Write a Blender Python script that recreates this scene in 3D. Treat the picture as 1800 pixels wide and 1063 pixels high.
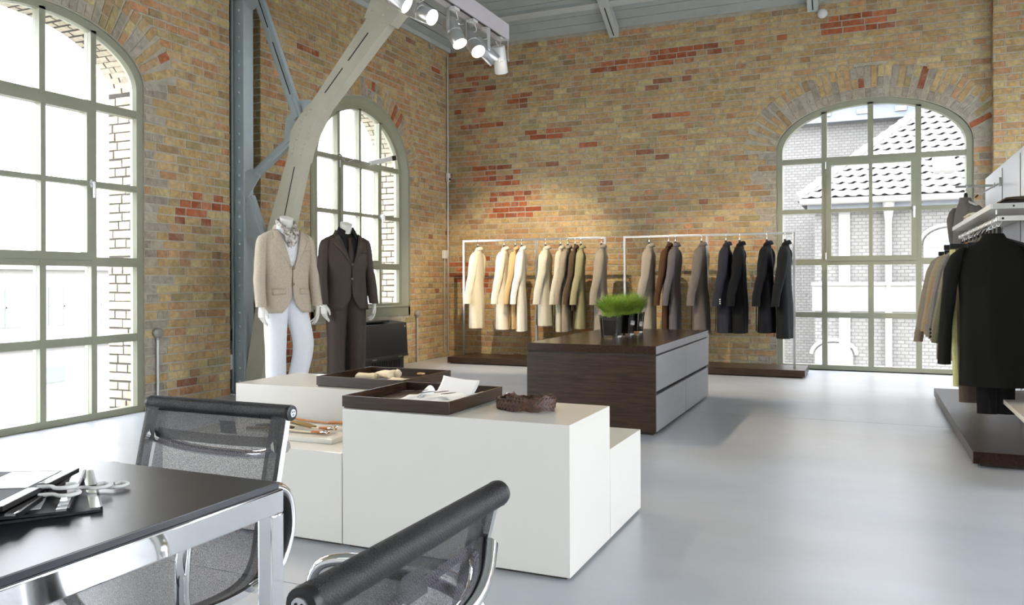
import bpy, bmesh, math, random
from math import sin, cos, pi, sqrt, radians, atan2
from mathutils import Vector, Matrix, noise

random.seed(7)
scene = bpy.context.scene
for o in list(bpy.data.objects):
    bpy.data.objects.remove(o)
COL = scene.collection

# ------------------------------------------------------------------ camera
FPX, YAW, ROLL, CYP = 1424.4, radians(23.669), -0.003, 493.8
CAM = Vector((5.649, -10.586, 1.1))
_r0 = Vector((cos(YAW), sin(YAW), 0)); _f0 = Vector((-sin(YAW), cos(YAW), 0)); _u0 = Vector((0, 0, 1))
CR = _r0 * cos(ROLL) + _u0 * sin(ROLL)
CU = _u0 * cos(ROLL) - _r0 * sin(ROLL)
cam_d = bpy.data.cameras.new('camera')
cam = bpy.data.objects.new('camera', cam_d)
COL.objects.link(cam)
M3 = Matrix((CR, CU, -_f0)).transposed()
cam.matrix_world = Matrix.Translation(CAM) @ M3.to_4x4()
cam_d.sensor_fit = 'HORIZONTAL'
cam_d.sensor_width = 36.0
cam_d.lens = FPX / 1800 * 36.0
cam_d.shift_y = -(531.5 - CYP) / 1800.0
cam_d.clip_start = 0.02
cam_d.clip_end = 300
scene.camera = cam

# ------------------------------------------------------------------ view, sky
scene.view_settings.view_transform = 'Standard'
scene.view_settings.look = 'None'
scene.view_settings.gamma = 1
scene.view_settings.exposure = 0.75
scene.view_settings.use_curve_mapping = False
SKY = 7.5
world = bpy.data.worlds.new('overcast_sky')
scene.world = world
world.use_nodes = True
_bg = world.node_tree.nodes['Background']
_bg.inputs['Color'].default_value = (0.90, 0.94, 1.0, 1)
_bg.inputs['Strength'].default_value = SKY
scene.cycles.max_bounces = 8
SPOT_W = 75.0            # each ceiling spotlight


def project(p):
    q = Vector(p) - CAM
    d = q.dot(_f0)
    return 900 + FPX * q.dot(CR) / d, CYP - FPX * q.dot(CU) / d, d


def hit(px, py, ax, v):
    d = _f0 + CR * ((px - 900) / FPX) - CU * ((py - CYP) / FPX)
    t = (v - CAM[ax]) / d[ax]
    return CAM + d * t


# ------------------------------------------------------------------ materials
def lin(h):
    h = h.lstrip('#')
    out = []
    for i in (0, 2, 4):
        c = int(h[i:i + 2], 16) / 255
        out.append(c / 12.92 if c <= 0.04045 else ((c + 0.055) / 1.055) ** 2.4)
    return tuple(out)


def mat(name, col, rough=0.5, metal=0.0, spec=0.5, var=0.0, vscale=6.0, bump=0.0, bscale=80.0,
        stretch=(1, 1, 1), coat=0.0, col2=None, rvar=0.0, sheen=0.0, detail=4.0, dist=0.01):
    m = bpy.data.materials.new(name)
    m.use_nodes = True
    nt = m.node_tree
    b = nt.nodes['Principled BSDF']
    if isinstance(col, str):
        col = lin(col)
    if isinstance(col2, str):
        col2 = lin(col2)
    b.inputs['Base Color'].default_value = (*col, 1)
    b.inputs['Roughness'].default_value = rough
    b.inputs['Metallic'].default_value = metal
    b.inputs['Specular IOR Level'].default_value = spec
    b.inputs['Coat Weight'].default_value = coat
    b.inputs['Coat Roughness'].default_value = 0.08
    b.inputs['Sheen Weight'].default_value = sheen
    tc = nt.nodes.new('ShaderNodeTexCoord')
    mp = nt.nodes.new('ShaderNodeMapping')
    mp.inputs['Scale'].default_value = stretch
    nt.links.new(tc.outputs['Object'], mp.inputs['Vector'])
    if var > 0 or col2 is not None or rvar > 0:
        n = nt.nodes.new('ShaderNodeTexNoise')
        n.inputs['Scale'].default_value = vscale
        n.inputs['Detail'].default_value = detail
        n.inputs['Roughness'].default_value = 0.6
        nt.links.new(mp.outputs['Vector'], n.inputs['Vector'])
        if var > 0 or col2 is not None:
            r = nt.nodes.new('ShaderNodeValToRGB')
            a = tuple(max(0, c * (1 - var)) for c in col)
            z = col2 if col2 is not None else tuple(min(1, c * (1 + var)) for c in col)
            r.color_ramp.elements[0].position = 0.3
            r.color_ramp.elements[1].position = 0.7
            r.color_ramp.elements[0].color = (*a, 1)
            r.color_ramp.elements[1].color = (*z, 1)
            nt.links.new(n.outputs['Fac'], r.inputs['Fac'])
            nt.links.new(r.outputs['Color'], b.inputs['Base Color'])
        if rvar > 0:
            mr = nt.nodes.new('ShaderNodeMapRange')
            mr.inputs['From Min'].default_value = 0.3
            mr.inputs['From Max'].default_value = 0.7
            mr.inputs['To Min'].default_value = max(0, rough - rvar)
            mr.inputs['To Max'].default_value = min(1, rough + rvar)
            nt.links.new(n.outputs['Fac'], mr.inputs['Value'])
            nt.links.new(mr.outputs['Result'], b.inputs['Roughness'])
    if bump > 0:
        n2 = nt.nodes.new('ShaderNodeTexNoise')
        n2.inputs['Scale'].default_value = bscale
        n2.inputs['Detail'].default_value = 3
        nt.links.new(mp.outputs['Vector'], n2.inputs['Vector'])
        bp = nt.nodes.new('ShaderNodeBump')
        bp.inputs['Strength'].default_value = bump
        bp.inputs['Distance'].default_value = dist
        nt.links.new(n2.outputs['Fac'], bp.inputs['Height'])
        nt.links.new(bp.outputs['Normal'], b.inputs['Normal'])
    return m


def glass_mat(name, tint=(0.97, 0.97, 0.975), refl=0.035):
    m = bpy.data.materials.new(name)
    m.use_nodes = True
    nt = m.node_tree
    nt.nodes.remove(nt.nodes['Principled BSDF'])
    out = nt.nodes['Material Output']
    t = nt.nodes.new('ShaderNodeBsdfTransparent')
    t.inputs['Color'].default_value = (*tint, 1)
    g = nt.nodes.new('ShaderNodeBsdfGlossy')
    g.inputs['Roughness'].default_value = 0.02
    lw = nt.nodes.new('ShaderNodeLayerWeight')
    lw.inputs['Blend'].default_value = 0.5
    pw = nt.nodes.new('ShaderNodeMath'); pw.operation = 'POWER'; pw.inputs[1].default_value = 5
    nt.links.new(lw.outputs['Facing'], pw.inputs[0])
    f = nt.nodes.new('ShaderNodeMath'); f.operation = 'MULTIPLY_ADD'; f.inputs[1].default_value = 0.7; f.inputs[2].default_value = refl
    nt.links.new(pw.outputs[0], f.inputs[0])
    mx = nt.nodes.new('ShaderNodeMixShader')
    nt.links.new(f.outputs[0], mx.inputs['Fac'])
    nt.links.new(t.outputs[0], mx.inputs[1])
    nt.links.new(g.outputs[0], mx.inputs[2])
    nt.links.new(mx.outputs[0], out.inputs['Surface'])
    return m


def mesh_fabric(name, col, opacity, scale=620.0):
    """woven net: threads over see-through holes"""
    m = bpy.data.materials.new(name)
    m.use_nodes = True
    nt = m.node_tree
    b = nt.nodes['Principled BSDF']
    b.inputs['Base Color'].default_value = (*lin(col), 1)
    b.inputs['Roughness'].default_value = 0.55
    out = nt.nodes['Material Output']
    t = nt.nodes.new('ShaderNodeBsdfTransparent')
    tc = nt.nodes.new('ShaderNodeTexCoord')
    ck = nt.nodes.new('ShaderNodeTexChecker')
    ck.inputs['Scale'].default_value = 330
    ck.inputs['Color1'].default_value = (*[x * .7 for x in lin(col)], 1)
    ck.inputs['Color2'].default_value = (*[min(1, x * 1.9 + .004) for x in lin(col)], 1)
    nt.links.new(tc.outputs['Object'], ck.inputs['Vector'])
    nt.links.new(ck.outputs['Color'], b.inputs['Base Color'])
    ch = nt.nodes.new('ShaderNodeTexNoise')
    ch.inputs['Scale'].default_value = scale
    nt.links.new(tc.outputs['Object'], ch.inputs['Vector'])
    mr = nt.nodes.new('ShaderNodeMapRange')
    mr.inputs['From Min'].default_value = 0.35
    mr.inputs['From Max'].default_value = 0.65
    mr.inputs['To Min'].default_value = max(0, opacity - 0.25)
    mr.inputs['To Max'].default_value = min(1, opacity + 0.25)
    nt.links.new(ch.outputs['Fac'], mr.inputs['Value'])
    mx = nt.nodes.new('ShaderNodeMixShader')
    nt.links.new(mr.outputs['Result'], mx.inputs['Fac'])
    nt.links.new(t.outputs[0], mx.inputs[1])
    nt.links.new(b.outputs[0], mx.inputs[2])
    nt.links.new(mx.outputs[0], out.inputs['Surface'])
    return m


def emit_mat(name, col, strength):
    m = bpy.data.materials.new(name)
    m.use_nodes = True
    nt = m.node_tree
    b = nt.nodes['Principled BSDF']
    b.inputs['Base Color'].default_value = (*col, 1)
    b.inputs['Emission Color'].default_value = (*col, 1)
    b.inputs['Emission Strength'].default_value = strength
    return m


def brick_mat(name):
    """brick tone = per-brick colour (mesh attribute or object colour) with mottling and mortar smears"""
    m = bpy.data.materials.new(name)
    m.use_nodes = True
    nt = m.node_tree
    L = nt.links
    b = nt.nodes['Principled BSDF']
    b.inputs['Roughness'].default_value = 0.9
    b.inputs['Specular IOR Level'].default_value = 0.25
    at = nt.nodes.new('ShaderNodeAttribute'); at.attribute_name = 'tint'
    oi = nt.nodes.new('ShaderNodeObjectInfo')
    mu = nt.nodes.new('ShaderNodeMix'); mu.data_type = 'RGBA'; mu.blend_type = 'MULTIPLY'
    mu.inputs[0].default_value = 1
    L.new(at.outputs['Color'], mu.inputs[6]); L.new(oi.outputs['Color'], mu.inputs[7])
    ge = nt.nodes.new('ShaderNodeNewGeometry')
    n1 = nt.nodes.new('ShaderNodeTexNoise'); n1.inputs['Scale'].default_value = 14; n1.inputs['Detail'].default_value = 5
    n1.inputs['Distortion'].default_value = 1.2
    L.new(ge.outputs['Position'], n1.inputs['Vector'])
    mr = nt.nodes.new('ShaderNodeMapRange')
    mr.inputs['From Min'].default_value = 0.3; mr.inputs['From Max'].default_value = 0.7
    mr.inputs['To Min'].default_value = 0.72; mr.inputs['To Max'].default_value = 1.22
    L.new(n1.outputs['Fac'], mr.inputs['Value'])
    mu2 = nt.nodes.new('ShaderNodeMix'); mu2.data_type = 'RGBA'; mu2.blend_type = 'MULTIPLY'
    mu2.inputs[0].default_value = 1
    L.new(mu.outputs[2], mu2.inputs[6]); L.new(mr.outputs['Result'], mu2.inputs[7])
    n2 = nt.nodes.new('ShaderNodeTexNoise'); n2.inputs['Scale'].default_value = 5.5; n2.inputs['Detail'].default_value = 8
    n2.inputs['Roughness'].default_value = 0.75
    L.new(ge.outputs['Position'], n2.inputs['Vector'])
    mr2 = nt.nodes.new('ShaderNodeMapRange')
    mr2.inputs['From Min'].default_value = 0.5; mr2.inputs['From Max'].default_value = 0.75
    mr2.inputs['To Min'].default_value = 0.0; mr2.inputs['To Max'].default_value = 0.65
    L.new(n2.outputs['Fac'], mr2.inputs['Value'])
    mx = nt.nodes.new('ShaderNodeMix'); mx.data_type = 'RGBA'
    L.new(mr2.outputs['Result'], mx.inputs[0])
    L.new(mu2.outputs[2], mx.inputs[6]); mx.inputs[7].default_value = (0.47, 0.40, 0.29, 1)
    L.new(mx.outputs[2], b.inputs['Base Color'])
    n3 = nt.nodes.new('ShaderNodeTexNoise'); n3.inputs['Scale'].default_value = 90; n3.inputs['Detail'].default_value = 4
    L.new(ge.outputs['Position'], n3.inputs['Vector'])
    bp = nt.nodes.new('ShaderNodeBump'); bp.inputs['Strength'].default_value = 0.5; bp.inputs['Distance'].default_value = 0.006
    L.new(n3.outputs['Fac'], bp.inputs['Height'])
    L.new(bp.outputs['Normal'], b.inputs['Normal'])
    return m


def far_brick_mat(name, c1, c2, cm, scale):
    m = bpy.data.materials.new(name)
    m.use_nodes = True
    nt = m.node_tree
    b = nt.nodes['Principled BSDF']
    b.inputs['Roughness'].default_value = 0.9
    tc = nt.nodes.new('ShaderNodeTexCoord')
    mp = nt.nodes.new('ShaderNodeMapping')
    mp.inputs['Rotation'].default_value = (pi / 2, 0, 0)
    nt.links.new(tc.outputs['Object'], mp.inputs['Vector'])
    br = nt.nodes.new('ShaderNodeTexBrick')
    br.inputs['Color1'].default_value = (*lin(c1), 1)
    br.inputs['Color2'].default_value = (*lin(c2), 1)
    br.inputs['Mortar'].default_value = (*lin(cm), 1)
    br.inputs['Scale'].default_value = scale
    br.inputs['Mortar Size'].default_value = 0.03
    nt.links.new(mp.outputs['Vector'], br.inputs['Vector'])
    nt.links.new(br.outputs['Color'], b.inputs['Base Color'])
    return m


MT = {}
MT['brick'] = brick_mat('clinker_brick')
MT['mortar'] = mat('grey_mortar', '#aea796', 0.95, var=0.18, vscale=9, bump=0.6, bscale=70)
MT['concrete'] = mat('ground_concrete', '#b4b8be', 0.31, spec=0.5, var=0.085, vscale=0.9, bump=0.012, bscale=260,
                     stretch=(1, 2.0, 1), rvar=0.0, detail=6)
MT['joint'] = mat('floor_joint', '#5c5d5f', 0.8)
MT['frame_green'] = mat('window_paint', '#8f907c', 0.45, var=0.05, vscale=5)
MT['ceil_paint'] = mat('ceiling_paint', '#a3aaa8', 0.6, var=0.07, vscale=4, stretch=(1, 1, 1))
MT['beam_paint'] = mat('roof_steel_paint', '#b8bebc', 0.55, var=0.05, vscale=4)
MT['steel_blue'] = mat('column_paint', '#a9b5b8', 0.45, var=0.06, vscale=6, bump=0.08, bscale=30)
MT['steel_beige'] = mat('strut_paint', '#bfbcaa', 0.5, var=0.05, vscale=5, bump=0.05, bscale=30)
MT['plaster'] = mat('bounce_white', '#e6e4df', 0.9, var=.02)  # white picked so the unseen walls bounce more light into the room
MT['reveal_joint'] = mat('reveal_joint', '#3f3b35', 0.95)
MT['plank_gap'] = mat('plank_gap', '#4c5251', 0.9)
MT['black_gap'] = mat('niche_dark', '#1d1b19', 0.95, var=0.3, vscale=20)  # near-black sheet over the niche back
MT['slot'] = mat('slot_dark', '#222321', 0.9)
MT['glass'] = glass_mat('window_glass')
MT['white_lac'] = mat('white_lacquer', '#dad8d1', 0.16, spec=0.4)
MT['plinth'] = mat('plinth_dark', '#3a352f', 0.7)
MT['wood'] = mat('dark_walnut', '#2e2119', 0.33, spec=0.4, col2='#463427', var=0.3, vscale=5.5, stretch=(1.0, 14, 14), bump=0.06,
                 bscale=40, detail=6)
MT['wood_y'] = mat('dark_walnut_y', '#2c1f18', 0.17, spec=0.3, col2='#433125', var=0.3, vscale=5.5, stretch=(14, 1.0, 14), bump=0.06,
                   bscale=40, detail=6)
MT['wood_plat'] = mat('dark_walnut_platform', '#2c1f18', 0.32, spec=0.1, col2='#3d2c22', var=0.3, vscale=5.5, stretch=(14, 1.0, 14), detail=6)
MT['drawer'] = mat('drawer_sheen', '#97979d', 0.42, spec=0.6, var=0.05, vscale=3, stretch=(1, 1, 5))  # bluish grey puts the sky's reflection into the drawer colour
MT['chrome'] = mat('polished_chrome', (0.86, 0.87, 0.88), 0.06, metal=1.0)
MT['steel'] = mat('brushed_steel', (0.62, 0.62, 0.61), 0.28, metal=1.0, bump=0.03, bscale=200, stretch=(1, 1, 8))
MT['alu'] = mat('spot_aluminium', (0.70, 0.71, 0.73), 0.30, metal=0.9)
MT['alu_white'] = mat('spot_white', '#dcdcda', 0.35, metal=0.1)
MT['beam_lilac'] = mat('light_beam_paint', '#c5c0c6', 0.5, var=0.03)
MT['black_plastic'] = mat('black_plastic', '#141416', 0.4)
MT['black_metal'] = mat('black_coated_metal', '#23282e', 0.38, var=0.08, vscale=3)
MT['black_table'] = mat('black_table_top', '#2b2d35', 0.30, spec=0.8, bump=0.02, bscale=300)
MT['white_plastic'] = mat('white_plastic', '#dedfdc', 0.35)
MT['grey_plastic'] = mat('grey_plastic', '#8c8a83', 0.5)
MT['galv'] = mat('galvanised_pipe', (0.55, 0.55, 0.54), 0.4, metal=0.8)
MT['mannequin'] = mat('mannequin_plaster', '#e9e6dd', 0.4, var=0.02)
MT['panel_white'] = mat('panel_lacquer', '#e6ebf2', 0.25, spec=0.5)
MT['shelf_white'] = mat('shelf_lacquer', '#e9e7e0', 0.3)
MT['shelf_beige'] = mat('shelf_beige', '#cfc8bb', 0.35)
MT['lens'] = emit_mat('lamp_lens', (1.0, 0.93, 0.80), 14.0)
MT['ext_brick'] = far_brick_mat('yard_brick', '#757370', '#6a6864', '#545350', 3.2)
MT['ext_white'] = mat('yard_render', '#8b8985', 0.9, var=0.05)
MT['ext_band'] = mat('yard_fascia', '#70757a', 0.8, var=0.08)
MT['ext_tile'] = mat('yard_roof_tile', '#7d7a78', 0.8, var=0.1, vscale=1.5)
MT['ext_under'] = mat('yard_tile_shade', '#4a4a4c', 0.9)  # dark underlay paints the shadow under the tile edges
MT['ext_glass'] = mat('yard_window_glass', '#767e86', 0.15, spec=0.8)
MT['ext_ground'] = mat('yard_paving', '#a09e98', 0.9, var=0.08, vscale=0.6)
MT['leaf'] = mat('yard_leaf', '#5f7a45', 0.7, var=0.25, vscale=3)
# ------------------------------------------------------------------ mesh building
class MB:
    def __init__(s):
        s.v = []; s.f = []; s.bev = False

    def add(s, verts, faces):
        n = len(s.v)
        s.v += [tuple(p) for p in verts]
        s.f += [tuple(i + n for i in f) for f in faces]
        return s

    def box(s, x0, x1, y0, y1, z0, z1, bev=0.0):
        if bev > 0:
            s.bev = True
            b = bmesh.new()
            bmesh.ops.create_cube(b, size=1)
            for v in b.verts:
                v.co = Vector(((x0 + x1) / 2 + v.co.x * (x1 - x0), (y0 + y1) / 2 + v.co.y * (y1 - y0), (z0 + z1) / 2 + v.co.z * (z1 - z0)))
            bmesh.ops.bevel(b, geom=list(b.edges), offset=bev, segments=2, profile=0.5, affect='EDGES')
            b.verts.index_update()
            s.add([v.co.copy() for v in b.verts], [[v.index for v in f.verts] for f in b.faces])
            b.free()
            return s
        v = [(x0, y0, z0), (x1, y0, z0), (x1, y1, z0), (x0, y1, z0), (x0, y0, z1), (x1, y0, z1), (x1, y1, z1), (x0, y1, z1)]
        return s.add(v, [(0, 3, 2, 1), (4, 5, 6, 7), (0, 1, 5, 4), (1, 2, 6, 5), (2, 3, 7, 6), (3, 0, 4, 7)])

    def obox(s, c, ax, ay, az, hx, hy, hz):
        c = Vector(c); ax = Vector(ax).normalized(); ay = Vector(ay).normalized(); az = Vector(az).normalized()
        v = []
        for k in (-1, 1):
            for (i, j) in ((-1, -1), (1, -1), (1, 1), (-1, 1)):
                v.append(c + ax * hx * i + ay * hy * j + az * hz * k)
        return s.add(v, [(0, 3, 2, 1), (4, 5, 6, 7), (0, 1, 5, 4), (1, 2, 6, 5), (2, 3, 7, 6), (3, 0, 4, 7)])

    def bar(s, p0, p1, w, t, side):
        """rectangular bar from p0 to p1; w across 'side', t across the third axis"""
        p0 = Vector(p0); p1 = Vector(p1)
        d = (p1 - p0); L = d.length; d.normalize()
        sd = Vector(side); sd = (sd - d * sd.dot(d)).normalized()
        th = d.cross(sd)
        return s.obox((p0 + p1) / 2, d, sd, th, L / 2, w / 2, t / 2)

    def prism(s, poly, fn, d0, d1):
        """poly: list of (a,b); fn(a,b,d)->world; extruded between d0 and d1"""
        n = len(poly)
        v = [fn(a, b, d0) for a, b in poly] + [fn(a, b, d1) for a, b in poly]
        f = [tuple(range(n))[::-1], tuple(range(n, 2 * n))]
        for i in range(n):
            j = (i + 1) % n
            f.append((i, j, n + j, n + i))
        return s.add(v, f)

    def tube(s, path, r, seg=10, closed=False, flat=1.0, caps=True, up=None):
        path = [Vector(p) for p in path]
        n = len(path)
        rs = r if isinstance(r, (list, tuple)) else [r] * n
        rings = []
        prev = None
        for i, p in enumerate(path):
            a = path[(i - 1) % n] if (closed or i > 0) else p
            b = path[(i + 1) % n] if (closed or i < n - 1) else p
            t = (b - a).normalized()
            if prev is None:
                u = Vector(up) if up is not None else (Vector((0, 0, 1)) if abs(t.z) < 0.9 else Vector((1, 0, 0)))
            else:
                u = prev
            u = (u - t * u.dot(t)).normalized()
            prev = u
            w = t.cross(u)
            rings.append([p + u * rs[i] * cos(2 * pi * k / seg) + w * rs[i] * flat * sin(2 * pi * k / seg) for k in range(seg)])
        if closed:
            rings.append(rings[0])
            return s.loft(rings, False, False)
        return s.loft(rings, caps, caps)

    def loft(s, rings, cap0=True, cap1=True, closed=True):
        m = len(rings[0])
        v = [p for r in rings for p in r]
        f = []
        for i in range(len(rings) - 1):
            for k in range(m if closed else m - 1):
                k2 = (k + 1) % m
                f.append((i * m + k, i * m + k2, (i + 1) * m + k2, (i + 1) * m + k))
        if cap0:
            f.append(tuple(range(m))[::-1])
        if cap1:
            f.append(tuple(range((len(rings) - 1) * m, len(rings) * m)))
        return s.add(v, f)

    def lathe(s, prof, c=(0, 0, 0), seg=24, axis=(0, 0, 1)):
        c = Vector(c); a = Vector(axis).normalized()
        u = Vector((1, 0, 0)) if abs(a.x) < 0.9 else Vector((0, 1, 0))
        u = (u - a * u.dot(a)).normalized(); w = a.cross(u)
        rings = [[c + a * z + (u * cos(2 * pi * k / seg) + w * sin(2 * pi * k / seg)) * max(r, 1e-5) for k in range(seg)] for r, z in prof]
        return s.loft(rings, True, True)

    def ball(s, c, r, seg=8, rows=5, sz=1.0):
        return s.lathe([(r * sin(pi * i / rows), -r * sz * cos(pi * i / rows)) for i in range(rows + 1)], c, seg)

    def build(s, name, m, parent=None, local=False, smooth=50, sub=0, kind=None, solid=0.0):
        me = bpy.data.meshes.new(name)
        me.from_pydata(s.v, [], s.f)
        me.validate()
        b = bmesh.new(); b.from_mesh(me)
        bmesh.ops.remove_doubles(b, verts=b.verts, dist=1e-5)
        if solid:
            pass
        bmesh.ops.recalc_face_normals(b, faces=b.faces)
        b.to_mesh(me); b.free()
        me.materials.append(MT[m] if isinstance(m, str) else m)
        if s.bev and smooth:
            smooth = min(smooth, 22)
        if smooth:
            me.shade_smooth()
            me.set_sharp_from_angle(angle=radians(smooth))
        o = bpy.data.objects.new(name, me)
        COL.objects.link(o)
        if solid:
            md = o.modifiers.new('thick', 'SOLIDIFY'); md.thickness = solid; md.offset = -1
        if sub:
            md = o.modifiers.new('sub', 'SUBSURF'); md.levels = sub; md.render_levels = sub
        if parent is not None:
            o.parent = parent
            if not local:
                o.matrix_parent_inverse = PM.get(parent.name, Matrix()).inverted()
        if kind:
            o['kind'] = kind
        return o


PM = {}


def tag(o, label, cat=None, group=None, kind=None):
    o['label'] = label
    if cat: o['category'] = cat
    if group: o['group'] = group
    if kind: o['kind'] = kind
    return o


def thing(name, label, cat, loc=(0, 0, 0), rz=0.0, group=None, kind=None):
    o = bpy.data.objects.new(name, None)
    o.empty_display_size = 0.1
    COL.objects.link(o)
    o.location = loc
    o.rotation_euler = (0, 0, rz)
    PM[o.name] = Matrix.Translation(Vector(loc)) @ Matrix.Rotation(rz, 4, 'Z')
    return tag(o, label, cat, group, kind)


def part(name, m, parent, fn, **k):
    b = MB(); fn(b)
    return b.build(name, m, parent, **k)


def boxpart(name, m, parent, x0, x1, y0, y1, z0, z1, bev=0.0, **k):
    return MB().box(x0, x1, y0, y1, z0, z1, bev).build(name, m, parent, **k)


def arc(cx, cy, r, a0, a1, n):
    return [(cx + r * cos(a0 + (a1 - a0) * i / n), cy + r * sin(a0 + (a1 - a0) * i / n)) for i in range(n + 1)]


def smooth_path(pts, n=6):
    """Catmull-Rom through points"""
    P = [Vector(p) for p in pts]
    P = [P[0] * 2 - P[1]] + P + [P[-1] * 2 - P[-2]]
    out = []
    for i in range(1, len(P) - 2):
        for k in range(n):
            t = k / n
            p0, p1, p2, p3 = P[i - 1], P[i], P[i + 1], P[i + 2]
            out.append(0.5 * ((2 * p1) + (p2 - p0) * t + (2 * p0 - 5 * p1 + 4 * p2 - p3) * t * t + (3 * p1 - p0 - 3 * p2 + p3) * t ** 3))
    out.append(P[-2])
    return out


def lerp_table(tab, z):
    """tab: list of rows (key, v1, v2..) with falling key; smooth interpolation"""
    if z >= tab[0][0]: return tab[0][1:]
    for a, b in zip(tab, tab[1:]):
        if z >= b[0]:
            t = (a[0] - z) / (a[0] - b[0])
            t = t * t * (3 - 2 * t) * 0.5 + t * 0.5
            return tuple(x + (y - x) * t for x, y in zip(a[1:], b[1:]))
    return tab[-1][1:]
# ------------------------------------------------------------------ room shell
def LW(u, z, d):          # left wall: u = Y, d = distance into the room
    return Vector((d, u, z))


def BW(u, z, d):          # back wall: u = X
    return Vector((u, -d, z))


class Arch:
    def __init__(s, c, a, zs, H, bot, ring):
        s.c, s.a, s.zs, s.H, s.bot, s.ring = c, a, zs, H, bot, ring

    def top(s, u, off=0.0):
        t = min(1.0, abs(u - s.c) / (s.a + off))
        return s.zs + (s.H + off) * sqrt(max(0, 1 - t * t))

    def half(s, z, off=0.0):
        """half width of the opening (plus ring) at height z, None when clear"""
        if z < s.bot: return None
        if z <= s.zs: return s.a
        k = (z - s.zs) / (s.H + off)
        return None if k >= 1 else (s.a + off) * sqrt(1 - k * k)

    def curve(s, n=36, off=0.0):
        return [(s.c - (s.a + off) * cos(pi * i / n), s.zs + (s.H + off) * sin(pi * i / n)) for i in range(n + 1)]


A1 = Arch(-6.43, 0.92, 2.74, 0.48, 0.0, 0.37)
A2 = Arch(-2.20, 1.06, 2.45, 0.91, 0.65, 0.25)
A4 = Arch(-10.66, 0.92, 2.74, 0.48, 0.0, 0.37)
A3 = Arch(5.69, 1.075, 2.70, 0.575, 0.0, 0.39)
TOPZ = 4.52
NICHE = (-4.50, -4.06, 0.22)
WT = 0.42   # wall thickness


def wall_panel(fn, u0, u1, arches, niches=()):
    b = MB()
    segs = []
    cuts = sorted([(A.c - A.a, A.c + A.a, A) for A in arches] + [(n[0], n[1], n) for n in niches], key=lambda q: q[0])
    x = u0
    for a, c, k in cuts:
        segs.append((x, a, None)); segs.append((a, c, k)); x = c
    segs.append((x, u1, None))

    def quad(ua, ub, za0, zb0, za1, zb1, d):
        b.add([fn(ua, za0, d), fn(ub, zb0, d), fn(ub, zb1, d), fn(ua, za1, d)], [(0, 1, 2, 3)])
    for a, c, k in segs:
        if k is None:
            quad(a, c, 0, 0, TOPZ, TOPZ, 0); quad(a, c, 0, 0, TOPZ, TOPZ, -WT)
        elif isinstance(k, Arch):
            cv = k.curve()
            for (ua, za), (ub, zb) in zip(cv, cv[1:]):
                for d in (0, -WT):
                    quad(ua, ub, za, zb, TOPZ, TOPZ, d)
                    if k.bot > 0: quad(ua, ub, 0, 0, k.bot, k.bot, d)
                b.add([fn(ua, za, 0), fn(ub, zb, 0), fn(ub, zb, -WT), fn(ua, za, -WT)], [(0, 1, 2, 3)])
            for uu in (a, c):
                b.add([fn(uu, k.bot, 0), fn(uu, k.zs, 0), fn(uu, k.zs, -WT), fn(uu, k.bot, -WT)], [(0, 1, 2, 3)])
            b.add([fn(a, k.bot, 0), fn(c, k.bot, 0), fn(c, k.bot, -WT), fn(a, k.bot, -WT)], [(0, 1, 2, 3)])
        else:
            quad(a, c, 0, 0, TOPZ, TOPZ, -k[2]); quad(a, c, 0, 0, TOPZ, TOPZ, -WT)
            for uu in (a, c):
                b.add([fn(uu, 0, 0), fn(uu, TOPZ, 0), fn(uu, TOPZ, -k[2]), fn(uu, 0, -k[2])], [(0, 1, 2, 3)])
    b.add([fn(u0, TOPZ, 0), fn(u1, TOPZ, 0), fn(u1, TOPZ, -WT), fn(u0, TOPZ, -WT)], [(0, 1, 2, 3)])
    for uu in (u0, u1):
        b.add([fn(uu, 0, 0), fn(uu, TOPZ, 0), fn(uu, TOPZ, -WT), fn(uu, 0, -WT)], [(0, 1, 2, 3)])
    return b


# --- bricks -----------------------------------------------------------------
rb = random.Random(11)
PAL = [('#b89f75', 34), ('#b4986a', 26), ('#b3906b', 14), ('#a9835f', 6), ('#bdab7c', 10), ('#a09068', 7), ('#9c8361', 5), ('#8f624a', 1)]
PALL = [lin(h) for h, w in PAL for _ in range(w)]
GREYS = [lin(h) for h in ('#a0978a', '#a89f92', '#968d7f', '#a79c8a')]
REDS = [lin(h) for h in ('#a8613f', '#9c5637', '#b06b48', '#94573e')]


def tone(c, k=0.08):
    s = 1 + rb.uniform(-k, k)
    return tuple(min(1, x * s) for x in c)


def brick_variant(seed):
    """irregular brick, unit box: u,v in -.5..5, n 0..1 (open at the back)"""
    r = random.Random(seed)
    j = lambda a: r.uniform(-a, a)
    back = [(-.5, -.5, 0), (.5, -.5, 0), (.5, .5, 0), (-.5, .5, 0)]
    mid = [(x + j(.008), y + j(.03), .55 + j(.1)) for x, y, _ in back]
    fr = [(x * .955 + j(.008), y * .86 + j(.03), 1 + j(.16)) for x, y, _ in back]
    ce = (j(.1), j(.1), 1.04 + j(.12))
    v = back + mid + fr + [ce]
    f = []
    for a in (0, 4):
        for i in range(4):
            k = (i + 1) % 4
            f.append((a + i, a + k, a + 4 + k, a + 4 + i))
    for i in range(4):
        f.append((8 + i, 8 + (i + 1) % 4, 12))
    return v, f


BV = [brick_variant(i) for i in range(14)]


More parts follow.
